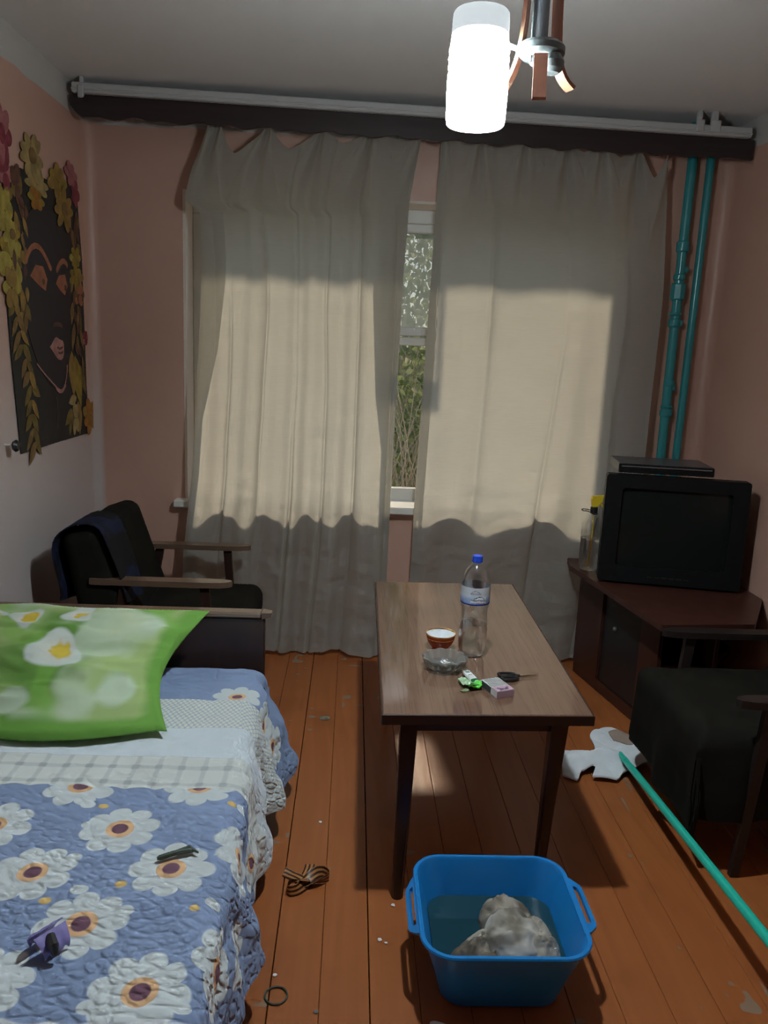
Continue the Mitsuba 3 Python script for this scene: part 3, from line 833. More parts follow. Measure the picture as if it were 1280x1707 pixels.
put(at, 'dish', lathe([(0, .0), (.044, .0), (.050, .003), (.062, .016), (.0675, .030), (.066, .037), (.060, .039), (.055, .034), (.047, .018), (.036, .009), (0, .0085)], 88, (ax_, ay_, ZT), scal), 'mat_ashglass', smooth=35)
rng = np.random.default_rng(2)
for i in range(6):
    a, r = rng.uniform(0, PI), rng.uniform(.004, .020)
    th = rng.uniform(0, 2 * PI)
    c = np.array([ax_ + r * math.cos(th), ay_ + r * math.sin(th), ZT + .0128 + .003 * (i % 2)])
    d = np.array([math.cos(a), math.sin(a), rng.uniform(-.05, .15)]) * rng.uniform(.010, .015)
    cg = thing('cigarette_butt', 'white stubbed-out cigarette end lying in the glass ashtray', 'cigarette end', 'cigarette ends in the ashtray')
    put(cg, 'paper', tube([c - d, c + d], .0036, 10), 'mat_white')
    put(cg, 'ash_tip', tube([c + d, c + d * 1.25], [.0034, .0020], 8), 'mat_darkgreen')
solo('ash', patch([(ax_ - .022, ay_ - .012), (ax_ + .018, ay_ - .018), (ax_ + .026, ay_ + .010), (ax_ - .006, ay_ + .02)], lambda x, y: ZT + .0105 + .002 * nz(x * 200, y * 200, 0), .0015, .004), M('ash', (.33, .35, .36), .9, .1), 'grey cigarette ash in the bottom of the ashtray', 'ash')
labels['ash']['kind'] = 'stuff'

# lighter, crumpled green wrapper, cigarette packet, scissors
lg = thing('lighter', 'small green lighter in a white sleeve leaning on the glass ashtray', 'lighter')
LM = dict(rz=.42, loc=(.369, 2.182, ZT + .012))
put(lg, 'sleeve', xf(xf(rbox(-.012, .012, -.022, .026, -.006, .006, .005), rx=.16), **LM), 'mat_white', label='white printed sleeve')
put(lg, 'print', xf(xf(cat([xf(word('ЛАЙТ', .005, True), rz=0, loc=(0, .010, .0060)), cbox(-.008, .008, .018, .020, .0058, .0064, .0002), cbox(-.008, .006, -.002, .000, .0058, .0064, .0002)]), rx=.16), **LM), M('inkgreen', (.03, .13, .10), .5, .3))
put(lg, 'tank', xf(xf(rbox(-.0118, .0118, -.038, -.019, -.0058, .0058, .005), rx=.16), **LM), M('bottlegreen', (.015, .11, .045), .2, .6), label='dark green transparent tank')
put(lg, 'wheel', xf(xf(cat([rbox(-.010, .010, .026, .035, -.005, .005, .003), cbox(-.004, .004, .033, .039, -.003, .005)]), rx=.16), **LM), 'mat_steel')
gw = thing('crumpled_wrapper', 'crumpled pale and bright green wrapper beside the cigarette packet', 'wrapper')
put(gw, 'film', patch([(.330, 2.165), (.350, 2.186), (.388, 2.178), (.402, 2.150), (.392, 2.122), (.352, 2.112), (.336, 2.128)], lambda x, y: ZT + .010 + .030 * np.clip(nz(x * 60, y * 60, 1), -.3, .4), .002, .005), 'mat_palegreen', smooth=20)
put(gw, 'seal', patch([(.353, 2.130), (.392, 2.142), (.394, 2.112), (.356, 2.098)], lambda x, y: ZT + .014 + .020 * np.clip(nz(x * 70, y * 70, 4), -.3, .4), .003, .005), 'mat_lime', smooth=20, label='bright green strip')
put(gw, 'flap', patch([(.328, 2.098), (.345, 2.112), (.358, 2.104), (.340, 2.092)], lambda x, y: ZT + .005 + .008 * np.clip(nz(x * 70, y * 70, 6), -.3, .4), .002, .005), M('olive', (.16, .20, .11), .5, .3), smooth=20)
pk = thing('cigarette_packet', 'white and pink cigarette packet with a butterfly mark by the scissors', 'packet')
PM = dict(rz=.36, loc=(.436, 2.108, ZT))


def f_pack(p, n, uv):
    return mix((.60, .61, .62), (.66, .67, .69), noise(p.x * 50, p.y * 50, p.z * 50))


M('packwhite', f_pack, .4, .4)
put(pk, 'box', xf(cbox(-.028, .028, -.045, .042, .0, .022, .0012), **PM), 'mat_packwhite', smooth=False)
put(pk, 'warning_panel', xf(cbox(-.025, .025, -.012, .038, .0221, .0225, .0001), **PM), M('packgrey', lambda p, n, uv: mix((.20, .20, .19), (.34, .34, .33), noise(p.x * 40, p.y * 240, 1)), .5, .3), smooth=False, label='grey warning panel')
put(pk, 'pink_panel', xf(cat([cbox(-.0275, .0275, -.0445, -.015, .0221, .0225, .0001), cbox(-.0275, .0275, -.0455, -.0451, .001, .021, .0001)]), **PM), M('packpink', (.50, .34, .42), .4, .3), smooth=False, label='pink end panel')
put(pk, 'side_panel', xf(cbox(-.0284, -.0281, -.012, .040, .002, .020, .0001), **PM), M('packdark', (.06, .07, .07), .5, .3), smooth=False)
wing = lambda s: [(s * .001, -.008), (s * .004, -.002), (s * .016, .006), (s * .019, .0), (s * .013, -.005), (s * .014, -.011), (s * .006, -.012)]
put(pk, 'butterfly', xf(cat([trimesh.creation.extrude_polygon(sg.Polygon(wing(s)), .0003, engine='earcut') for s in (-1, 1)] + [cbox(-.0008, .0008, -.012, .004, 0, .0004, .0001)]), **{**PM, 'loc': (PM['loc'][0] + .0105, PM['loc'][1] - .0275, ZT + .0226)}), M('mauve', (.13, .07, .15), .4, .3), smooth=False, label='dark mauve butterfly mark')
sc = thing('scissors', 'steel scissors with black plastic handles lying on the table', 'scissors')
SM = dict(rz=.20, loc=(.515, 2.204, ZT))
for s in (-1, 1):
    bl = trimesh.creation.extrude_polygon(sg.Polygon([(0, -.004 * s), (.0, .005 * s), (.052, .0018 * s), (.066, .0), (.052, -.001 * s)]), .0016, engine='earcut')
    put(sc, 'blade', xf(xf(bl, rz=s * .03), **{**SM, 'loc': (SM['loc'][0], SM['loc'][1], ZT + .006 + .0012 * s)}), 'mat_brass')
    ring = [(-.036 + .024 * math.cos(t) + .006 * math.cos(2 * t), s * .0145 + .0115 * math.sin(t) , .007) for t in np.linspace(0, 2 * PI, 30)]
    put(sc, 'handle', xf(cat([tube(ring, .0042, 8, False), tube([(-.012, s * .010, .007), (.004, 0, .007)], .0045, 8)]), **SM), 'mat_black', label='black plastic finger ring')
put(sc, 'pivot', xf(lathe([(0, .004), (.003, .004), (.003, .0098), (0, .0102)], 14), **{**SM, 'loc': (SM['loc'][0] + .003, SM['loc'][1], ZT)}), 'mat_steel')


# ------------------------------------------------------------------ armchairs (front edge of the seat at x = 0, facing +x, middle at y = 0)
def armchair(label, rz, loc, throw, arm_z, wood):
    t = thing('armchair', label, 'armchair')
    P = lambda n, m, mat, **k: put(t, n, xf(m, rz=rz, loc=loc), mat, **k)
    P('seat', rbox(-.52, .0, -.245, .245, .29, .435, .055, 4), 'mat_upholstery', smooth=50, label='dark upholstered seat cushion')
    # backrest: a rounded slab that leans back, its ends rounded
    pts = []
    s = trimesh.creation.icosphere(subdivisions=3, radius=.055).vertices
    for yy in (-.235, .235):
        for x, z in ((-.475, .36), (-.585, .36), (-.60, .735), (-.655, .715)):
            pts.append(s + (x, yy, z))
    P('backrest', hull(np.vstack(pts)), 'mat_upholstery', smooth=50, label='dark upholstered backrest')
    P('frame', cat([cbox(-.56, -.02, -.262, -.240, .22, .30), cbox(-.56, -.02, .240, .262, .22, .30), cbox(-.05, -.02, -.25, .25, .22, .29), cbox(-.58, -.55, -.25, .25, .22, .30)]), 'mat_armdark' if throw else 'mat_darkwood')
    for sgn in (-1, 1):
        y = sgn * .28
        arm = sg.Polygon([(-.60, -.022), (-.58, -.026), (-.20, -.030), (-.11, -.026), (-.075, -.012), (-.065, .004), (-.075, .016), (-.11, .026), (-.20, .030), (-.58, .026), (-.60, .022)])
        P('armrest', xf(trimesh.creation.extrude_polygon(arm, .022, engine='earcut'), loc=(0, y, arm_z - .022)), wood, smooth=20, label='polished wooden armrest')
        P('leg', hull([(-.17 + a * .018, y + b * .011, arm_z - .02) for a in (-1, 1) for b in (-1, 1)] + [(-.13 + a * .013, y + b * .010, 0) for a in (-1, 1) for b in (-1, 1)]), 'mat_armdark' if throw else 'mat_darkwood', smooth=25)
        P('leg', hull([(-.47 + a * .018, y + b * .011, arm_z - .02) for a in (-1, 1) for b in (-1, 1)] + [(-.575 + a * .013, y + b * .010, 0) for a in (-1, 1) for b in (-1, 1)]), 'mat_armdark' if throw else 'mat_darkwood', smooth=25)
    if throw:
        # a dark cover over the seat, hanging down in front
        na, nb = 70, 90
        a, b = np.meshgrid(np.linspace(0, 1, na), np.linspace(-1, 1, nb), indexing='ij')
        r = .05

        def bend(L, flat):
            t = np.clip((L - flat) / r, 0, PI / 2)
            return np.minimum(L, flat) + r * np.sin(t), r - r * np.cos(t) + np.clip(L - flat - r * PI / 2, 0, 9)
        xa, da = bend(a * .74, .41)
        yb_, db = bend(np.abs(b) * .50, .205)
        # the near side (b = 1) hangs lower than the far side
        da, db = da * (1.0 + .12 * b), db * np.where(b > 0, 1.0, .55)
        drop = np.maximum(da, db)
        x = -.455 + xa + .020 * np.clip(drop / .2, 0, 1) * (np.sin(b * 11 + 1) * .5 + nz(a * 3, b * 5, 0, 1, 4) * 1.5) * (da >= db)
        y = np.sign(b) * (yb_ + .014 * np.clip(drop / .2, 0, 1) * (da < db) * (1 + np.sin(a * 17)))
        z = .440 - drop + .010 * nz(x * 9, b * 5, 1, 1, 5)
        z = np.maximum(z, .06)
        v, f = closed_sheet(np.stack([x, y, z], -1), .006)
        P('cover', trimesh.Trimesh(v, f, process=False), 'mat_upholstery', smooth=40, label='dark cover hanging over the front of the seat')
    return t


armchair('black armchair with wooden armrests in the far left corner under the curtain', 0, (-.375, 3.235, 0), False, .592, 'mat_armwood')
armchair('black covered armchair on the right, in front of the television stand', PI, (1.045, 2.345, 0), True, .565, 'mat_armdark')
# dark cloth thrown over the far armchair's back
tw = thing('dark_cloth', 'dark blue and black cloth hanging over the near end of the corner armchair backrest', 'cloth')
na, nb = 30, 24
a, b = np.meshgrid(np.linspace(0, 1, na), np.linspace(0, 1, nb), indexing='ij')
cx_ = spline([(-.836, 0, .50), (-.890, 0, .68), (-.915, 0, .745), (-.943, 0, .791), (-.985, 0, .802), (-1.04, 0, .787), (-1.089, 0, .745), (-1.099, 0, .65), (-1.080, 0, .50)], na)
yy = 2.932 + .24 * b
V = np.stack([cx_[:, 0][:, None] + .014 * np.sin(b * 9) * np.abs(a - .5) * .4 + .006 * np.where(a < .5, 1, -1), yy + 0 * a, cx_[:, 2][:, None] + .004 - .05 * b * (np.abs(a - .5) * 2) ** 2], -1)
v, f = closed_sheet(V[:, ::-1], -.004)
put(tw, 'cloth', trimesh.Trimesh(v, f, process=False), M('navy', lambda p, n, uv: mix((.006, .006, .007), (.008, .011, .030), smoothstep(.45, .6, fbm(p.x * 9, p.y * 9, p.z * 9))), .8, .2), smooth=40)

# ------------------------------------------------------------------ sofa bed, quilt, pillow
sb = thing('sofa_bed', 'low dark sofa bed along the left wall, its wooden armrest at the far end', 'sofa bed')
put(sb, 'base', cbox(-1.20, -.27, .55, 2.50, .08, .26, .01), 'mat_darkwood')
put(sb, 'mattress', rbox(-1.21, -.255, .50, 2.515, .24, .402, .05), 'mat_upholstery', smooth=50)
put(sb, 'armrest', cat([cbox(-1.20, -.285, 2.575, 2.625, .578, .60, .006), hull([(-.285, 2.575, .578), (-.285, 2.625, .578), (-.285, 2.575, .60), (-.285, 2.625, .60), (-.255, 2.585, .582), (-.255, 2.615, .582), (-.252, 2.585, .597), (-.252, 2.615, .597)])]), 'mat_armwood', label='polished wooden armrest top')
put(sb, 'end_panel', cbox(-1.20, -.275, 2.585, 2.615, .06, .578, .004), 'mat_darkwood')
for x, y in ((-1.1, .7), (-.34, .7), (-1.1, 2.4), (-.34, 2.4)):
    put(sb, 'leg', lathe([(0, 0), (.018, 0), (.024, .085), (0, .085)], 16, (x, y, 0)), 'mat_darkwood')

DAISY = [(-.484, 1.604, .086), (-.616, 1.454, .086), (-.342, 1.469, .086), (-.471, 1.307, .086), (-.322, 1.150, .088), (-.626, 1.775, .086), (-.343, 1.785, .086), (-.190, 1.563, .086), (-.165, 1.262, .088), (-.765, 1.614, .086), (-.590, 1.165, .086), (-.325, 2.290, .075), (-.165, 2.300, .08), (-.04, 1.42, .08), (-.03, 1.75, .08), (-.88, 1.3, .086), (-.06, 2.33, .08), (-.02, 1.12, .08)]
DOTS = [(-.556, 1.62, 1), (-.395, 1.50, 1), (-.55, 1.50, 1), (-.40, 1.34, 1), (-.585, 1.70, 1), (-.62, 1.83, 1), (-.23, 1.38, 1), (-.245, 1.60, 1), (-.25, 1.12, 1), (-.40, 1.12, 1), (-.225, 1.72, 1), (-.505, 1.40, 1),
        (-.548, 1.695, 2), (-.255, 1.715, 2), (-.56, 1.37, 2), (-.27, 1.355, 2), (-.43, 1.42, 2)]


def f_quilt(p, n, uv):
    s, y = uv.x * 4 - 2, uv.y * 4
    blue = mix((.165, .215, .34), (.205, .26, .39), fbm(s * 9, y * 9, 1.0))
    white = mi.Color3f(.50, .54, .55)
    c = blue
    for dx, dy, r in DAISY:
        qx, qy = s - dx, y - dy
        d = dr.sqrt(qx * qx + qy * qy)
        a = dr.atan2(qy, qx) + dx * 7
        rim = r * (.70 + .30 * dr.sqrt(dr.abs(dr.cos(4 * a))))
        w = smoothstep(rim + .003, rim - .003, d)
        c = mix(c, white, w)
        c = mix(c, mi.Color3f(.58, .36, .20), smoothstep(r * .37, r * .33, d))
        c = mix(c, mi.Color3f(.14, .07, .10), smoothstep(r * .23, r * .18, d))
    for dx, dy, kind in DOTS:
        d = dr.sqrt(dr.square((s - dx) * .85) + dr.square(y - dy))
        c = mix(c, white if kind == 1 else mi.Color3f(.55, .38, .14), smoothstep(.0165 if kind == 1 else .012, .013 if kind == 1 else .008, d))
    # lattice of pale dots, plain white and plaid bands across the bed
    lat = noise(s * 4, y * 4, 3) * .004
    u, v = (s + y * .7) * 62, (s - y * .7) * 62
    dots = smoothstep(.50, .36, dr.sqrt(dr.square(u - dr.round(u)) + dr.square(v - dr.round(v))))
    lattice = mix((.36, .42, .48), (.60, .60, .54), dots)
    gx, gy = s / .058, y / .075
    lines = smoothstep(.16, .05, dr.abs(gx - dr.round(gx))) + smoothstep(.16, .05, dr.abs(gy - dr.round(gy)))
    cross = smoothstep(.22, .10, dr.abs(gx - dr.round(gx))) * smoothstep(.16, .08, dr.abs(gy - dr.round(gy)))
    plaid = mix(mix((.55, .57, .55), (.43, .45, .44), dr.minimum(lines, 1) * .8), (.26, .28, .29), cross * .65)
    plain = mix((.54, .59, .63), (.60, .65, .69), fbm(s * 12, y * 12, 4.0))
    wv = .008 * dr.abs(dr.sin(s * 42))
    far = smoothstep(2.262, 2.266, y + lat)
    c = mix(c, lattice, smoothstep(2.092 - lat, 2.096 - lat, y) * (1 - far))
    c = mix(c, plain, smoothstep(1.925, 1.929, y) * (1 - smoothstep(2.092 - lat, 2.096 - lat, y)))
    c = mix(c, plaid, smoothstep(1.772 + wv, 1.776 + wv, y) * (1 - smoothstep(1.925, 1.929, y)))
    return mix(c, mix(plaid, plain, .4), smoothstep(1.098 - wv, 1.092 - wv, y))


def b_quilt(p, n, uv):
    s, y = uv.x * 4 - 2, uv.y * 4
    a, b, _ = voronoi(s * 34 + noise(s * 9, y * 9, 1), y * 46 + noise(s * 8, y * 8, 2))
    return smoothstep(.0, .55, b - a) * .8 + noise(s * 120, y * 120, 1) * .15 + fbm(s * 22, y * 50, 2.0) * .6


M('quilt', f_quilt, .85, .15, bump=b_quilt, bump_scale=.0050, sheen=.2)
ns, ny = 190, 260
S = np.linspace(-1.215, .12, ns)
Yq = np.linspace(.45, 2.545, ny)
s, y = np.meshgrid(S, Yq, indexing='ij')
edge = np.interp(y, [.4, 1.1, 1.6, 2.1, 2.55], [-.205, -.205, -.215, -.240, -.258])      # where the top turns down
r = .055
ht = .43
arc = r * PI / 2
over = s - (edge - r)
th_ = np.clip(over / r, 0, PI / 2)
down = np.clip(over - arc, 0, 9)
far = 1 / (1 + np.exp(-(y - 2.16) / .018))
hem = .245 + .012 * np.sin(y * 17) + .018 * np.sin(y * 7 + 1) + far * .015
down = down * (hem / max(1e-9, (.12 - (-.215 - r) - arc)))
flare = .030 + far * .055 + .018 * np.sin(y * 13 + .7) + .012 * np.sin(y * 29)
x = np.where(over < 0, s, edge - r + r * np.sin(th_)) + flare * np.clip(down / .25, 0, 1) ** 1.1
z = ht - r + r * np.cos(th_) - down
z = np.where(over < 0, ht, z)
endd = np.clip((y - 2.49) / .05, 0, 1)
z = z - .05 * endd ** 2 * np.clip(1 - down / .02, 0, 1)
topm = np.clip(1 - over / .1, .35, 1)
z = z + (nz(s * 2.2, y * 2.2, 0, 1, 31, 2) * .022 + nz(s * 9, y * 11, 0, 1, 32, 2) * .009 + nz(s * 38, y * 52, 0, 1, 34, 1) * .0032) * topm
x = x + np.where(over > 0, nz(s * 13, y * 13, 0, 1, 33, 2) * .030, 0)
x = np.maximum(x, XL + .003)
v, f = grid_mesh(np.stack([x, y, z], -1))
uvq = np.stack([(s + 2) / 4, y / 4], -1).reshape(-1, 2)
f = f[:, ::-1]
solo('quilt', trimesh.Trimesh(v, f, process=False), 'mat_quilt', 'blue quilted bedspread with white daisies and pale bands over the sofa bed', 'bedspread', smooth=True, uv=uvq)


def f_pillow(p, n, uv):
    a = uv.x + .05 * (noise(uv.x * 7, uv.y * 7, 3) - .5)
    b = uv.y + .06 * (noise(uv.x * 6, uv.y * 8, 9) - .5)
    w = fbm(a * 4, b * 3, 2.0)
    c = mix((.105, .225, .045), (.27, .36, .14), smoothstep(.3, .7, w))
    ray = dr.sin(a * 9 + b * 5 + 4 * noise(a * 3, b * 3, 1))
    c = mix(c, mi.Color3f(.16, .34, .06), smoothstep(.2, .9, ray) * .6)
    pale = smoothstep(.56, .68, fbm(a * 3.2 + 7, b * 2.6, 5.0))
    c = mix(c, mi.Color3f(.40, .47, .35), pale * .8)
    for x0, y0, r in ((.84, .78, .075), (.78, .24, .10), (.42, .16, .08)):
        d = dr.sqrt(dr.square(a - x0) + dr.square((b - y0) * .8))
        c = mix(c, mi.Color3f(.40, .48, .37), smoothstep(r, r * .6, d) * .85)
    for x0, y0, r in ((.475, .52, .128), (.50, .86, .085), (.27, .80, .075), (.13, .84, .07)):
        dx, dy = a - x0, (b - y0) * .82
        d = dr.sqrt(dx * dx + dy * dy)
        an = dr.atan2(dy, dx)
        rim = r * (.88 + .12 * dr.sin(an * 3 + x0 * 20))
        c = mix(c, mix((.44, .49, .45), (.54, .53, .46), smoothstep(r, 0, d)), smoothstep(rim + .01, rim - .01, d))
        dy2 = dr.sqrt(dr.square(dx - r * .18) + dr.square(dy))
        c = mix(c, mi.Color3f(.50, .38, .05), smoothstep(r * .50, r * .30, dy2 + .03 * (noise(a * 40, b * 40, 1) - .5)))
    rim2 = smoothstep(.88, .95, a + .04 * (fbm(b * 9, a * 3, 1.0) - .5)) + smoothstep(.09, .03, b)
    return mix(c, mi.Color3f(.125, .28, .05), dr.minimum(rim2, 1))


M('pillow', f_pillow, .8, .15, sheen=.3, bump=lambda p, n, uv: fbm(uv.x * 16, uv.y * 30, 3.0), bump_scale=.004)
na, nb = 110, 80
a, b = np.meshgrid(np.linspace(0, 1, na), np.linspace(0, 1, nb), indexing='ij')
bl, br, tr_, tl = (np.array(q) for q in ((-1.205, 2.075, .452), (-.455, 2.02, .452), (-.445, 2.495, .625), (-1.205, 2.50, .625)))
P0 = ((1 - a) * (1 - b))[..., None] * bl + (a * (1 - b))[..., None] * br + (a * b)[..., None] * tr_ + ((1 - a) * b)[..., None] * tl
P0[..., 1] -= .095 * np.sin(PI * np.clip(a * 1.05, 0, 1)) * (1 - b) ** 1.3
P0[..., 0] -= .085 * np.sin(PI * np.clip(b * .92 + .08, 0, 1)) ** 1.0 * a ** 5
P0[..., 1] += .03 * np.sin(a * 8) * b * (1 - a)
P0[..., 2] += (.006 * np.exp(-((1 - a) / .10) ** 2) * np.exp(-((1 - b) / .12) ** 2))
nrm = np.array([0, -.33, .94])
puff = (np.clip(4 * a * (1 - a), 0, 1) ** .45) * (np.clip(4 * b * (1 - b), 0, 1) ** .5)
wr = nz(a * 3, b * 7, 0, 1, 44, 2) * .045 + .010 * np.sin(b * 24 + a * 5 + 2.5 * np.sin(a * 4)) * np.clip(a * 1.6 - .3, 0, 1) + .012 * (1 - np.abs(nz(a * 4, b * 9, 3, 1, 45, 2)) * 5).clip(0, 1)
top = P0 + (puff * (.050 + wr))[..., None] * nrm
bot = P0 - (puff * .050 + .004)[..., None] * nrm
bot[..., 2] = np.maximum(bot[..., 2], .447)
v1, f1 = grid_mesh(top)
v2, f2 = grid_mesh(bot)
ring = np.r_[np.arange(nb), np.arange(1, na) * nb + nb - 1, (na - 1) * nb + np.arange(nb - 2, -1, -1), np.arange(na - 2, 0, -1) * nb]
n2 = np.roll(ring, -1)
side = np.vstack([np.stack([ring, n2, n2 + len(v1)], 1), np.stack([ring, n2 + len(v1), ring + len(v1)], 1)])
uvp = np.tile(np.stack([a, b], -1).reshape(-1, 2), (2, 1))
pm_ = trimesh.Trimesh(np.vstack([v1, v2]), np.vstack([f1[:, ::-1], f2 + len(v1), side]), process=False)
solo('pillow', pm_, 'mat_pillow', 'bright green pillow printed with white lilies leaning on the sofa bed arm', 'pillow', smooth=True, uv=uvp)

# small things on the quilt
hc = thing('hair_clip', 'shiny purple plastic hair claw with a black spring on the daisy bedspread', 'hair clip')
for sgn in (-1, 1):
    na, nb = 14, 14
    a, b = np.meshgrid(np.linspace(-1, 1, na), np.linspace(0, 1, nb), indexing='ij')
    Vc = np.stack([a * .030 * (1 - .25 * b), sgn * (.004 + .022 * np.sin(b * PI * .62)), .034 * (1 - b) + .002 + .004 * np.cos(a * 9) * b], -1)
    v, f = closed_sheet(Vc, .003)
    put(hc, 'claw', xf(trimesh.Trimesh(v, f, process=False), rz=.9, loc=(-.505, 1.245, .434)), 'mat_purple', smooth=40, label='glossy purple claw half')
put(hc, 'spring', xf(tube([(.012, 0, .030), (.034, 0, .026), (.040, .002, .012)], [.008, .009, .006], 12), rz=-1.0, loc=(-.505, 1.245, .434)), 'mat_black', label='black spring')
hp = thing('hair_barrette', 'thin dark grey-green hair barrette lying on a daisy of the bedspread', 'hair clip')
put(hp, 'bar', xf(tube(spline([(-.040, -.006, .004), (-.015, -.002, .007), (.012, .002, .008), (.036, .006, .004)], 14), np.r_[.003, np.full(12, .0055), .003], 8), rz=.25, loc=(-.338, 1.505, .434)), 'mat_darkgreen')
put(hp, 'clasp', xf(tube([(.004, .006, .008), (.026, .010, .010), (.044, -.004, .004)], [.003, .005, .002], 8), rz=.25, loc=(-.338, 1.505, .434)), 'mat_darkgreen')

# ------------------------------------------------------------------ television corner
ZS = .55
ts = thing('television_stand', 'dark red-brown corner television stand against the right wall', 'television stand')
put(ts, 'top_board', prism(list(sg.Polygon([(1.025, 3.50), (1.15, 2.72), (1.505, 2.755), (1.685, 3.06), (1.685, 3.62), (1.045, 3.62)]).buffer(.008).exterior.coords), ZS - .024, ZS), 'mat_redwood', smooth=False)
p1, p2 = np.array([1.098, 3.585]), np.array([1.235, 2.93])
d12 = (p2 - p1) / np.linalg.norm(p2 - p1)
n12 = np.array([d12[1], -d12[0]]) * -1
L12 = np.linalg.norm(p2 - p1)


def board_on(t0, t1, off0, off1, z0, z1, c=.003):
    q = [p1 + d12 * L12 * t + n12 * -o for t, o in ((t0, off0), (t1, off0), (t1, off1), (t0, off1))]
    return prism(q, z0, z1)


inw = -1 if (p1 + n12)[0] > p1[0] else 1
put(ts, 'side_panel', board_on(0, .33, 0, inw * .018, .05, ZS - .024), 'mat_redwood', smooth=False)
put(ts, 'side_panel', board_on(.80, 1.0, 0, inw * .018, .05, ZS - .024), 'mat_redwood', smooth=False)
dd = put(ts, 'door', board_on(.335, .795, inw * .012, inw * .026, .055, ZS - .03), 'mat_black', smooth=False, label='black door')
kq = p1 + d12 * L12 * .50 - n12 * inw * .004
put(dd, 'knob', xf(trimesh.creation.icosphere(subdivisions=2, radius=.010), loc=(kq[0], kq[1], .335)), 'mat_silver', smooth=True)
put(ts, 'plinth', board_on(0, 1.0, inw * .004, inw * .022, 0, .05), 'mat_redwood', smooth=False)
put(ts, 'shelf', prism([(1.26, 2.97), (1.48, 2.97), (1.66, 3.2), (1.66, 3.55), (1.16, 3.55)], .27, .288), 'mat_redwood', smooth=False)
put(ts, 'side_panel', cbox(1.46, 1.478, 2.93, 3.58, 0, ZS - .024), 'mat_redwood', smooth=False)
put(ts, 'back_panel', cbox(1.13, 1.67, 3.585, 3.597, 0, ZS - .024), 'mat_darkwood', smooth=False)
put(ts, 'drawer_rail', cbox(1.235, 1.46, 2.925, 2.943, .45, ZS - .024), 'mat_darkwood', smooth=False)

tv = thing('television', 'old black cathode ray tube television on the corner stand', 'television')
TVR = -.213
TVO = (1.063, 3.24, ZS)


def tvp(n, m, mat, par=None, **k):
    return put(par or tv, n, xf(m, rz=TVR, loc=TVO), mat, **k)


TVW, TVH = .575, .468
frame_ = sg.Polygon([(0, .012), (TVW, .012), (TVW - .006, TVH), (.0, TVH - .0)]).buffer(-.012).buffer(.012)
hole = sg.Polygon([(.072, .085), (TVW - .072, .085), (TVW - .072, TVH - .058), (.072, TVH - .058)]).buffer(-.01).buffer(.014)
bez = xf(trimesh.creation.extrude_polygon(frame_.difference(hole), .055, engine='earcut'), rx=PI / 2, loc=(0, .055, 0))
tvp('bezel', bez, 'mat_blackplastic', smooth=25)
body = hull([(x, .05, z) for x in (.006, TVW - .006) for z in (.014, TVH - .006)] + [(x, .125, z) for x in (.060, TVW - .05) for z in (.014, TVH - .014)] + [(x, .345, z) for x in (.13, TVW - .17) for z in (.03, TVH - .10)])
tvp('housing', body, 'mat_blackplastic', smooth=20)
gx_, gz_ = np.meshgrid(np.linspace(.066, TVW - .066, 22), np.linspace(.078, TVH - .05, 18), indexing='ij')
cxv = (gx_ - TVW / 2) / (TVW / 2 - .066)
czv = (gz_ - (TVH + .028) / 2) / (TVH / 2 - .064)
v, f = grid_mesh(np.stack([gx_, .012 + .014 * (cxv ** 2 + czv ** 2) * .6, gz_], -1))
tvp('screen', trimesh.Trimesh(v, f[:, ::-1], process=False), 'mat_tvscreen', smooth=True, label='dark grey curved screen')
tvp('foot', cat([cbox(.05, TVW - .05, .02, .30, 0, .016), ]), 'mat_blackplastic')
tvp('control_strip', cat([cbox(.20 + .03 * i, .222 + .03 * i, -.002, .003, .036, .043, .001) for i in range(6)]), M('darkgrey', (.012, .012, .013), .4, .4))
dv = thing('dvd_player', 'flat black disc player lying on top of the television', 'disc player')
DR = dict(rz=TVR + .06, loc=(1.117, 3.265, ZS + TVH + .004))
put(dv, 'case', xf(cbox(0, .385, .004, .245, 0, .040, .004), **DR), M('playercase', (.06, .06, .065), .32, .5, metallic=.3), smooth=20)
put(dv, 'front_panel', xf(cbox(0, .385, -.004, .004, .002, .038, .002), **DR), 'mat_blackplastic', smooth=20)
put(dv, 'trim_strip', xf(cat([cbox(.01, .375, -.006, -.003, .026, .031, .001)]), **DR), 'mat_silver', label='silver strip')
put(dv, 'disc_tray', xf(cbox(.12, .26, -.006, -.003, .010, .021, .001), **DR), 'mat_blackplastic')

# spray bottle
qx, qy = 1.082, 3.432
sp_ = thing('spray_bottle', 'clear plastic bottle with a yellow spray trigger left of the television', 'spray bottle')


def petal5b(ang, r, z):
    return 1 - .14 * np.clip((.03 - z) / .03, 0, 1) * (.5 + .5 * np.cos(5 * ang))


put(sp_, 'body', lathe([(.006, .010), (.03, .001), (.040, .006), (.047, .03), (.048, .09), (.046, .12), (.047, .16), (.046, .205), (.038, .235), (.022, .252), (.014, .258), (.014, .27)], 50, (qx, qy, ZS), petal5b), 'mat_pet', smooth=40)
solo('spray_liquid', lathe([(0, .011), (.006, .011), (.029, .002), (.0385, .007), (.0455, .03), (.0468, .09), (.045, .12), (.0455, .148), (0, .148)], 50, (qx, qy, ZS), petal5b), 'mat_water', 'cloudy liquid half filling the spray bottle with the yellow trigger', 'liquid', smooth=40)
put(sp_, 'dip_tube', tube(spline([(qx, qy, ZS + .26), (qx + .002, qy, ZS + .14), (qx - .006, qy, ZS + .014)], 10), .0028, 8), 'mat_yellow', label='yellow dip tube')
put(sp_, 'collar', lathe([(0, .262), (.016, .262), (.016, .288), (.012, .290), (0, .290)], 24, (qx, qy, ZS)), 'mat_black', label='black screw collar')
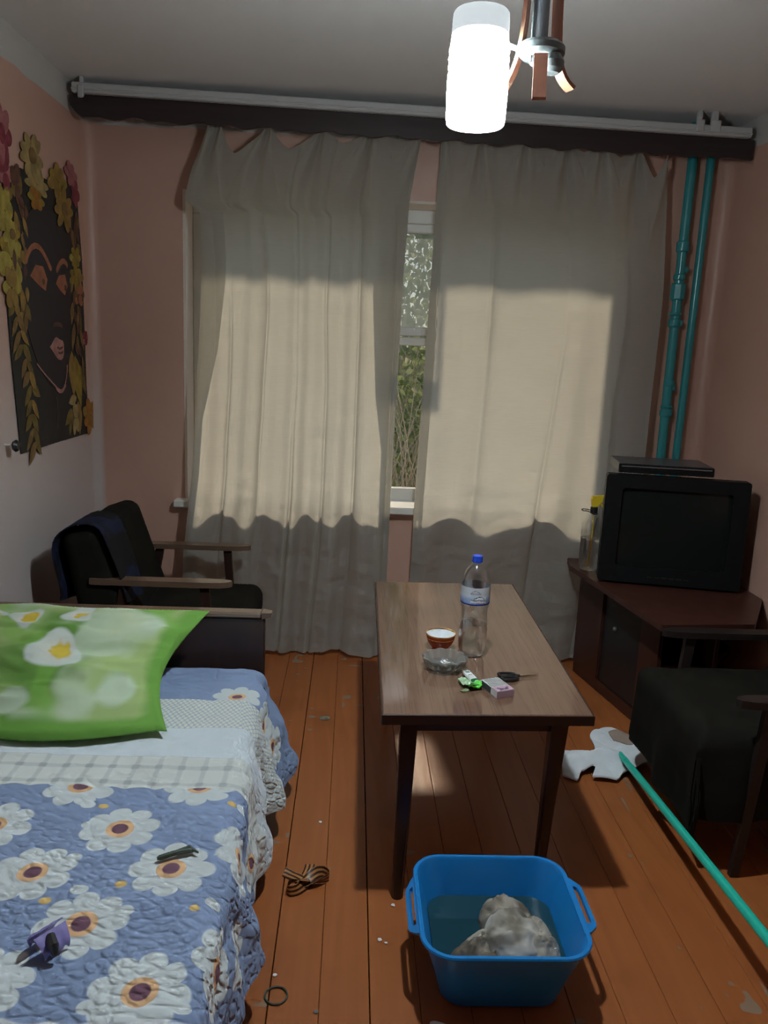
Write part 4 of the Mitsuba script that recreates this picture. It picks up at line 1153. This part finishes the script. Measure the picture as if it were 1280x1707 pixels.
put(sp_, 'spray_head', cat([xf(hull([(x, y, z) for x, y, z in ((-.010, -.008, .288), (-.010, .008, .288), (.010, -.008, .288), (.010, .008, .288), (-.018, -.009, .322), (-.018, .009, .322), (.030, -.008, .325), (.030, .008, .325), (-.012, -.008, .338), (-.012, .008, .338), (.040, -.006, .344), (.040, .006, .344), (.045, -.006, .330), (.045, .006, .330))]), loc=(qx, qy, ZS))]), 'mat_yellow', smooth=20, label='yellow spray head')
put(sp_, 'trigger', tube(spline([(qx + .022, qy, ZS + .322), (qx + .028, qy, ZS + .305), (qx + .040, qy, ZS + .290)], 8), .005, 8), 'mat_yellow')
put(sp_, 'wire_loop', tube(spline([(qx - .012, qy - .012, ZS + .268), (qx - .035, qy - .02, ZS + .281), (qx - .058, qy - .012, ZS + .279), (qx - .050, qy - .002, ZS + .272), (qx - .028, qy - .004, ZS + .270), (qx - .012, qy - .004, ZS + .262), (qx + .014, qy - .016, ZS + .262)], 30), .0020, 6), 'mat_black', label='black wire loop')

# ------------------------------------------------------------------ basin with wet cloth
bs = thing('wash_basin', 'blue plastic wash basin with side handles on the floor in front of the table', 'basin')
BX, BY = .393, 1.700


def srect(hx, hy, rc, n=14):
    out_ = []
    for qx_, qy_, a0 in ((1, 1, 0), (-1, 1, PI / 2), (-1, -1, PI), (1, -1, 1.5 * PI)):
        for t in np.linspace(0, PI / 2, n):
            out_.append((qx_ * (hx - rc) + rc * math.cos(a0 + t), qy_ * (hy - rc) + rc * math.sin(a0 + t)))
    return np.array(out_)


def loft(levels, cx, cy, cap0=True, cap1=True):
    V, F = [], []
    n = None
    for hx, hy, rc, z in levels:
        q = srect(hx, hy, rc)
        n = len(q)
        V.append(np.c_[q[:, 0] + cx, q[:, 1] + cy, np.full(n, z)])
    for i in range(len(levels) - 1):
        k = np.arange(n)
        a, b = i * n + k, i * n + (k + 1) % n
        F += [np.stack([a, b, b + n], 1), np.stack([a, b + n, a + n], 1)]
    V = np.vstack(V)
    extra = []
    if cap0:
        extra.append((len(V), np.array([cx, cy, levels[0][3]]), 0, True))
    F = np.vstack(F)
    if cap0:
        V = np.vstack([V, [cx, cy, levels[0][3]]])
        k = np.arange(n)
        F = np.vstack([F, np.stack([np.full(n, len(V) - 1), (k + 1) % n, k], 1)])
    if cap1:
        V = np.vstack([V, [cx, cy, levels[-1][3]]])
        k = (len(levels) - 1) * n + np.arange(n)
        F = np.vstack([F, np.stack([np.full(n, len(V) - 1), k, np.r_[k[1:], k[0]]], 1)])
    return trimesh.Trimesh(V, F, process=False)


HB = .182
lv = [(.135, .122, .05, .0), (.142, .129, .055, .006), (.158, .146, .058, .07), (.176, .164, .062, .13), (.186, .173, .066, .170), (.186, .173, .066, .174), (.198, .184, .076, .174), (.200, .186, .078, .178), (.198, .184, .076, HB), (.189, .176, .068, HB), (.185, .172, .065, .176), (.172, .160, .06, .13), (.155, .143, .056, .07), (.139, .126, .05, .008), (.130, .117, .045, .006)]
put(bs, 'tub', loft(lv, BX, BY), 'mat_bluetub', smooth=40)
for sgn in (-1, 1):
    hp_ = sg.Polygon([(.185, -.105), (.203, -.095), (.222, -.074), (.225, -.06), (.225, .06), (.222, .074), (.203, .095), (.185, .105)])
    ho = sg.Polygon([(.201, -.066), (.211, -.064), (.2145, -.052), (.2145, .052), (.211, .064), (.201, .066)])
    m = trimesh.creation.extrude_polygon(hp_.difference(ho), .009, engine='earcut')
    put(bs, 'handle', xf(xf(m, pre=(-.19, 0, 0), ry=.15 if sgn > 0 else .75), rz=0 if sgn > 0 else PI, loc=(BX + sgn * .19, BY, HB - .009)), 'mat_bluetub', smooth=20)
WLV = .088
solo('basin_water', loft([(.1385, .1255, .05, .0085), (.1545, .1425, .056, .069), (.1585, .1465, .056, WLV)], BX, BY), M('murky', (.012, .045, .060), .05, .5), 'murky water in the bottom of the blue basin', 'water', smooth=30)


def lump(poly, base, hgt, seed, fs):
    g = sg.Polygon(poly)
    c = np.array(g.centroid.coords[0])
    rm = math.sqrt(g.area / PI)

    def zt(x, y):
        d = np.array([g.exterior.distance(sg.Point(a, b)) for a, b in zip(x, y)])
        dome = np.clip(d / (rm * .75), 0, 1)
        dome = np.sqrt(1 - (1 - dome) ** 2)
        ridge = 1 - np.abs(2 * nz(x * fs, y * fs, 0, 1, seed, 3) * 1.7)
        fold = np.sin((x * math.cos(seed) + y * math.sin(seed)) * 95 + 9 * nz(x * 18, y * 18, 0, 1, seed + 1, 2))
        return base + hgt * dome * (.72 + .35 * ridge) + .0085 * fold * dome
    return patch(poly, zt, .006, .0055)


cl = thing('soaking_cloth', 'dirty beige floor cloth heaped in the blue basin', 'cloth')
fold_kw = dict(smooth=45)
put(cl, 'fold', lump(spline([(.262, 1.625), (.30, 1.66), (.34, 1.70), (.39, 1.69), (.42, 1.64), (.40, 1.585), (.33, 1.572), (.275, 1.585), (.262, 1.625)], 40)[:-1], WLV - .010, .050, 3, 30), 'mat_wetcloth', **fold_kw)
put(cl, 'fold', lump(spline([(.36, 1.76), (.385, 1.795), (.43, 1.80), (.48, 1.78), (.50, 1.74), (.46, 1.70), (.40, 1.70), (.36, 1.73), (.36, 1.76)], 40)[:-1], WLV - .004, .062, 5, 26), 'mat_wetcloth', **fold_kw)
put(cl, 'fold', lump(spline([(.475, 1.74), (.515, 1.72), (.538, 1.66), (.53, 1.60), (.48, 1.585), (.44, 1.62), (.44, 1.70), (.475, 1.74)], 40)[:-1], WLV - .004, .056, 8, 28), 'mat_wetcloth', **fold_kw)
put(cl, 'fold', lump(spline([(.36, 1.69), (.385, 1.735), (.43, 1.75), (.475, 1.73), (.50, 1.68), (.495, 1.62), (.45, 1.585), (.39, 1.59), (.36, 1.63), (.36, 1.69)], 40)[:-1], WLV + .005, .066, 11, 17), M('wetpale', lambda p, n, uv: mix((.17, .15, .12), (.44, .42, .375), smoothstep(.25, .55, fbm(p.x * 14, p.y * 14, p.z * 14))), .65, .35, bump=lambda p, n, uv: fbm(p.x * 70, p.y * 70, p.z * 70), bump_scale=.005), **fold_kw)

# ------------------------------------------------------------------ mop
mp = thing('mop', 'mop with a turquoise pole, its head under the white cloth', 'mop')
pa, pb = np.array([1.030, 2.665, .058]), np.array([.993, 1.572, .200])
pe = pa + (pb - pa) * 1.22
put(mp, 'pole', tube([pa, pa + (pe - pa) * .10, pa + (pe - pa) * .5, pe], [.0085, .0128, .0132, .0132], 20), 'mat_poleplastic', label='turquoise pole')
put(mp, 'cross_bar', xf(rbox(-.13, .13, -.018, .018, .010, .040, .009), rz=.12, loc=(1.015, 2.69, 0)), 'mat_poleplastic')
put(mp, 'ferrule', tube([pa - (pb - pa) * .03, pa + (pb - pa) * .06], [.009, .0125], 16), 'mat_poleplastic')


def zc(x, y):
    bar = .050 * np.exp(-((y - 2.69 - (x - 1.015) * .12) / .055) ** 2) * np.clip(1 - (np.abs(x - 1.015) / .17) ** 4, 0, 1)
    return .010 + bar + .030 * np.clip(nz(x * 10, y * 12, 0, 1, 61, 2) + .12, 0, 1) + .008 * np.abs(np.sin(x * 34 + y * 21))


mc = thing('floor_cloth', 'crumpled white floor cloth draped over the mop head beside the armchair', 'cloth')
put(mc, 'cloth', patch([(.80, 2.60), (.83, 2.75), (.875, 2.78), (.945, 2.755), (.975, 2.79), (.985, 2.90), (1.03, 2.955), (1.10, 2.97), (1.145, 2.93), (1.15, 2.84), (1.13, 2.66), (1.075, 2.63), (1.02, 2.60), (.985, 2.56), (.90, 2.575), (.93, 2.63), (.87, 2.61), (.845, 2.56)], zc, .006, .012), 'mat_whitecloth', smooth=40)
put(mc, 'stained_corner', patch([(1.065, 2.85), (1.07, 2.93), (1.115, 2.945), (1.15, 2.90), (1.145, 2.82)], lambda x, y: zc(x, y) + .004, .003, .010), 'mat_tancloth', smooth=40, label='brownish stained corner')

# ------------------------------------------------------------------ small things on the floor
RS = .031


def ribbon(pts, tilt, n=60):
    """A flat strip along pts (x, y, z); tilt from 0 (lying flat) to 1 (on edge) along it."""
    P = spline(pts, n)
    t = np.gradient(P, axis=0)
    t /= np.linalg.norm(t, axis=1, keepdims=True)
    sd = np.cross(t, [0, 0, 1])
    sd /= np.linalg.norm(sd, axis=1, keepdims=True)
    k = np.interp(np.linspace(0, 1, n), np.linspace(0, 1, len(tilt)), tilt)[:, None] * PI / 2
    w = sd * np.cos(k) + np.array([0, 0, 1.0]) * np.sin(k)
    off = np.linspace(-.5, .5, 11) * RS
    V = P[:, None, :] + off[None, :, None] * w[:, None, :]
    V[..., 2] += np.maximum(0, .0015 - V[..., 2].min(1))[:, None]
    v, f = grid_mesh(V)
    nr = trimesh.Trimesh(v, f, process=False).vertex_normals
    col = np.where((np.arange(11) % 4 < 2)[:, None], [.030, .010, .006], [.40, .17, .055])
    c = np.tile(col, (n, 1))
    k = len(v)
    rg = np.r_[np.arange(11), np.arange(1, n) * 11 + 10, (n - 1) * 11 + np.arange(9, -1, -1), np.arange(n - 2, 0, -1) * 11]
    r2 = np.roll(rg, -1)
    F = np.vstack([f, f[:, ::-1] + k, np.stack([rg, r2 + k, r2], 1), np.stack([rg, rg + k, r2 + k], 1)])
    return (np.vstack([v, v - nr * .0006]), F), np.vstack([c, c])


scene['mat_ribbon'] = {'type': 'twosided', 'bsdf': {'type': 'principled', 'base_color': {'type': 'mesh_attribute', 'name': 'vertex_color'}, 'roughness': .42, 'specular': .5, 'sheen': .4}}
rb = thing('striped_ribbon', 'looped ribbon striped in black and orange lying on the floor by the bed', 'ribbon')
cxr, cyr = -.088, 1.995
for nm, pts, tl_ in (('loop', [(cxr - .012, cyr - .006, .004), (cxr + .018, cyr - .004, .010), (cxr + .050, cyr + .006, .013), (cxr + .064, cyr + .020, .016), (cxr + .050, cyr + .030, .022), (cxr + .020, cyr + .016, .024), (cxr - .006, cyr - .002, .016)], (.05, .35, .7, 1, .75, .4, .1)),
                     ('loop', [(cxr + .012, cyr + .002, .010), (cxr - .010, cyr - .022, .012), (cxr - .028, cyr - .044, .014), (cxr - .048, cyr - .046, .016), (cxr - .050, cyr - .030, .022), (cxr - .026, cyr - .012, .024), (cxr + .004, cyr + .002, .018)], (.1, .5, .8, 1, .75, .4, .1)),
                     ('tail', [(cxr, cyr, .006), (cxr - .024, cyr + .022, .007), (cxr - .046, cyr + .040, .004), (cxr - .066, cyr + .050, .005)], (.05, .15, .05, .2)),
                     ('tail', [(cxr - .002, cyr, .008), (cxr - .001, cyr + .030, .009), (cxr + .004, cyr + .058, .005), (cxr + .008, cyr + .088, .004)], (.05, .1, .1, .05))):
    mesh_, col_ = ribbon(pts, tl_)
    put(rb, nm, mesh_, 'mat_ribbon', smooth=True, color=col_)
rg_ = [(-.134 + .026 * math.cos(t), 1.602 + .026 * math.sin(t), .0025) for t in np.linspace(0, 2 * PI, 40)]
solo('hair_tie', tube(rg_, .0022, 8, False), 'mat_darkgreen', 'thin dark hair tie lying on the floor near the bed', 'hair tie')
solo('paper_sheet', patch([(.222, 1.535), (.262, 1.522), (.30, 1.43), (.25, 1.40), (.205, 1.44)], lambda x, y: .004 + .004 * nz(x * 20, y * 20, 0), .002, .015), 'mat_white', 'corner of a white sheet of paper on the floor in front of the basin', 'paper', smooth=False)
rng = np.random.default_rng(9)
crumbs = ((.155, 1.915, 'white', 'white scrap on the floor just in front of the left table leg'), (.115, 1.785, 'white', 'pale crumb on the floor left of the basin, the larger of two'), (.130, 1.775, 'white', 'pale crumb on the floor left of the basin, the smaller of two'),
          (.245, 2.86, 'tancloth', 'tan scrap on the floor under the table, left of the dark one'), (.29, 2.90, 'gap', 'dark scrap on the floor under the table beside the tan one'), (-.143, 1.665, 'white', 'white speck on the floorboard seam just beyond the hair tie'),
          (-.038, 1.556, 'silver', 'shiny grey scrap on the floor right of the hair tie'), (-.06, 2.30, 'white', 'white speck on the floor between the ribbon and the metal disc'))
for i, (x, y, c, lab) in enumerate(crumbs):
    s = rng.uniform(.004, .007)
    q = [(x + s * rng.uniform(.5, 1.2) * math.cos(t), y + s * rng.uniform(.5, 1.2) * math.sin(t)) for t in np.linspace(0, 2 * PI, 8)[:-1]]
    solo('crumb', prism(q, 0, .0025), 'mat_' + c, lab, 'scrap', smooth=False)
solo('floor_spot', prism([(-.074 + .022 * math.cos(t), 3.026 + .020 * math.sin(t)) for t in np.linspace(0, 2 * PI, 20)[:-1]], -.001, .0018), M('greydisc', lambda p, n, uv: mix((.10, .09, .06), (.26, .22, .16), noise(p.x * 90, p.y * 90, 1)), .8, .2), 'small round grey metal disc set in the floor at the foot of the curtain', 'disc', smooth=False)
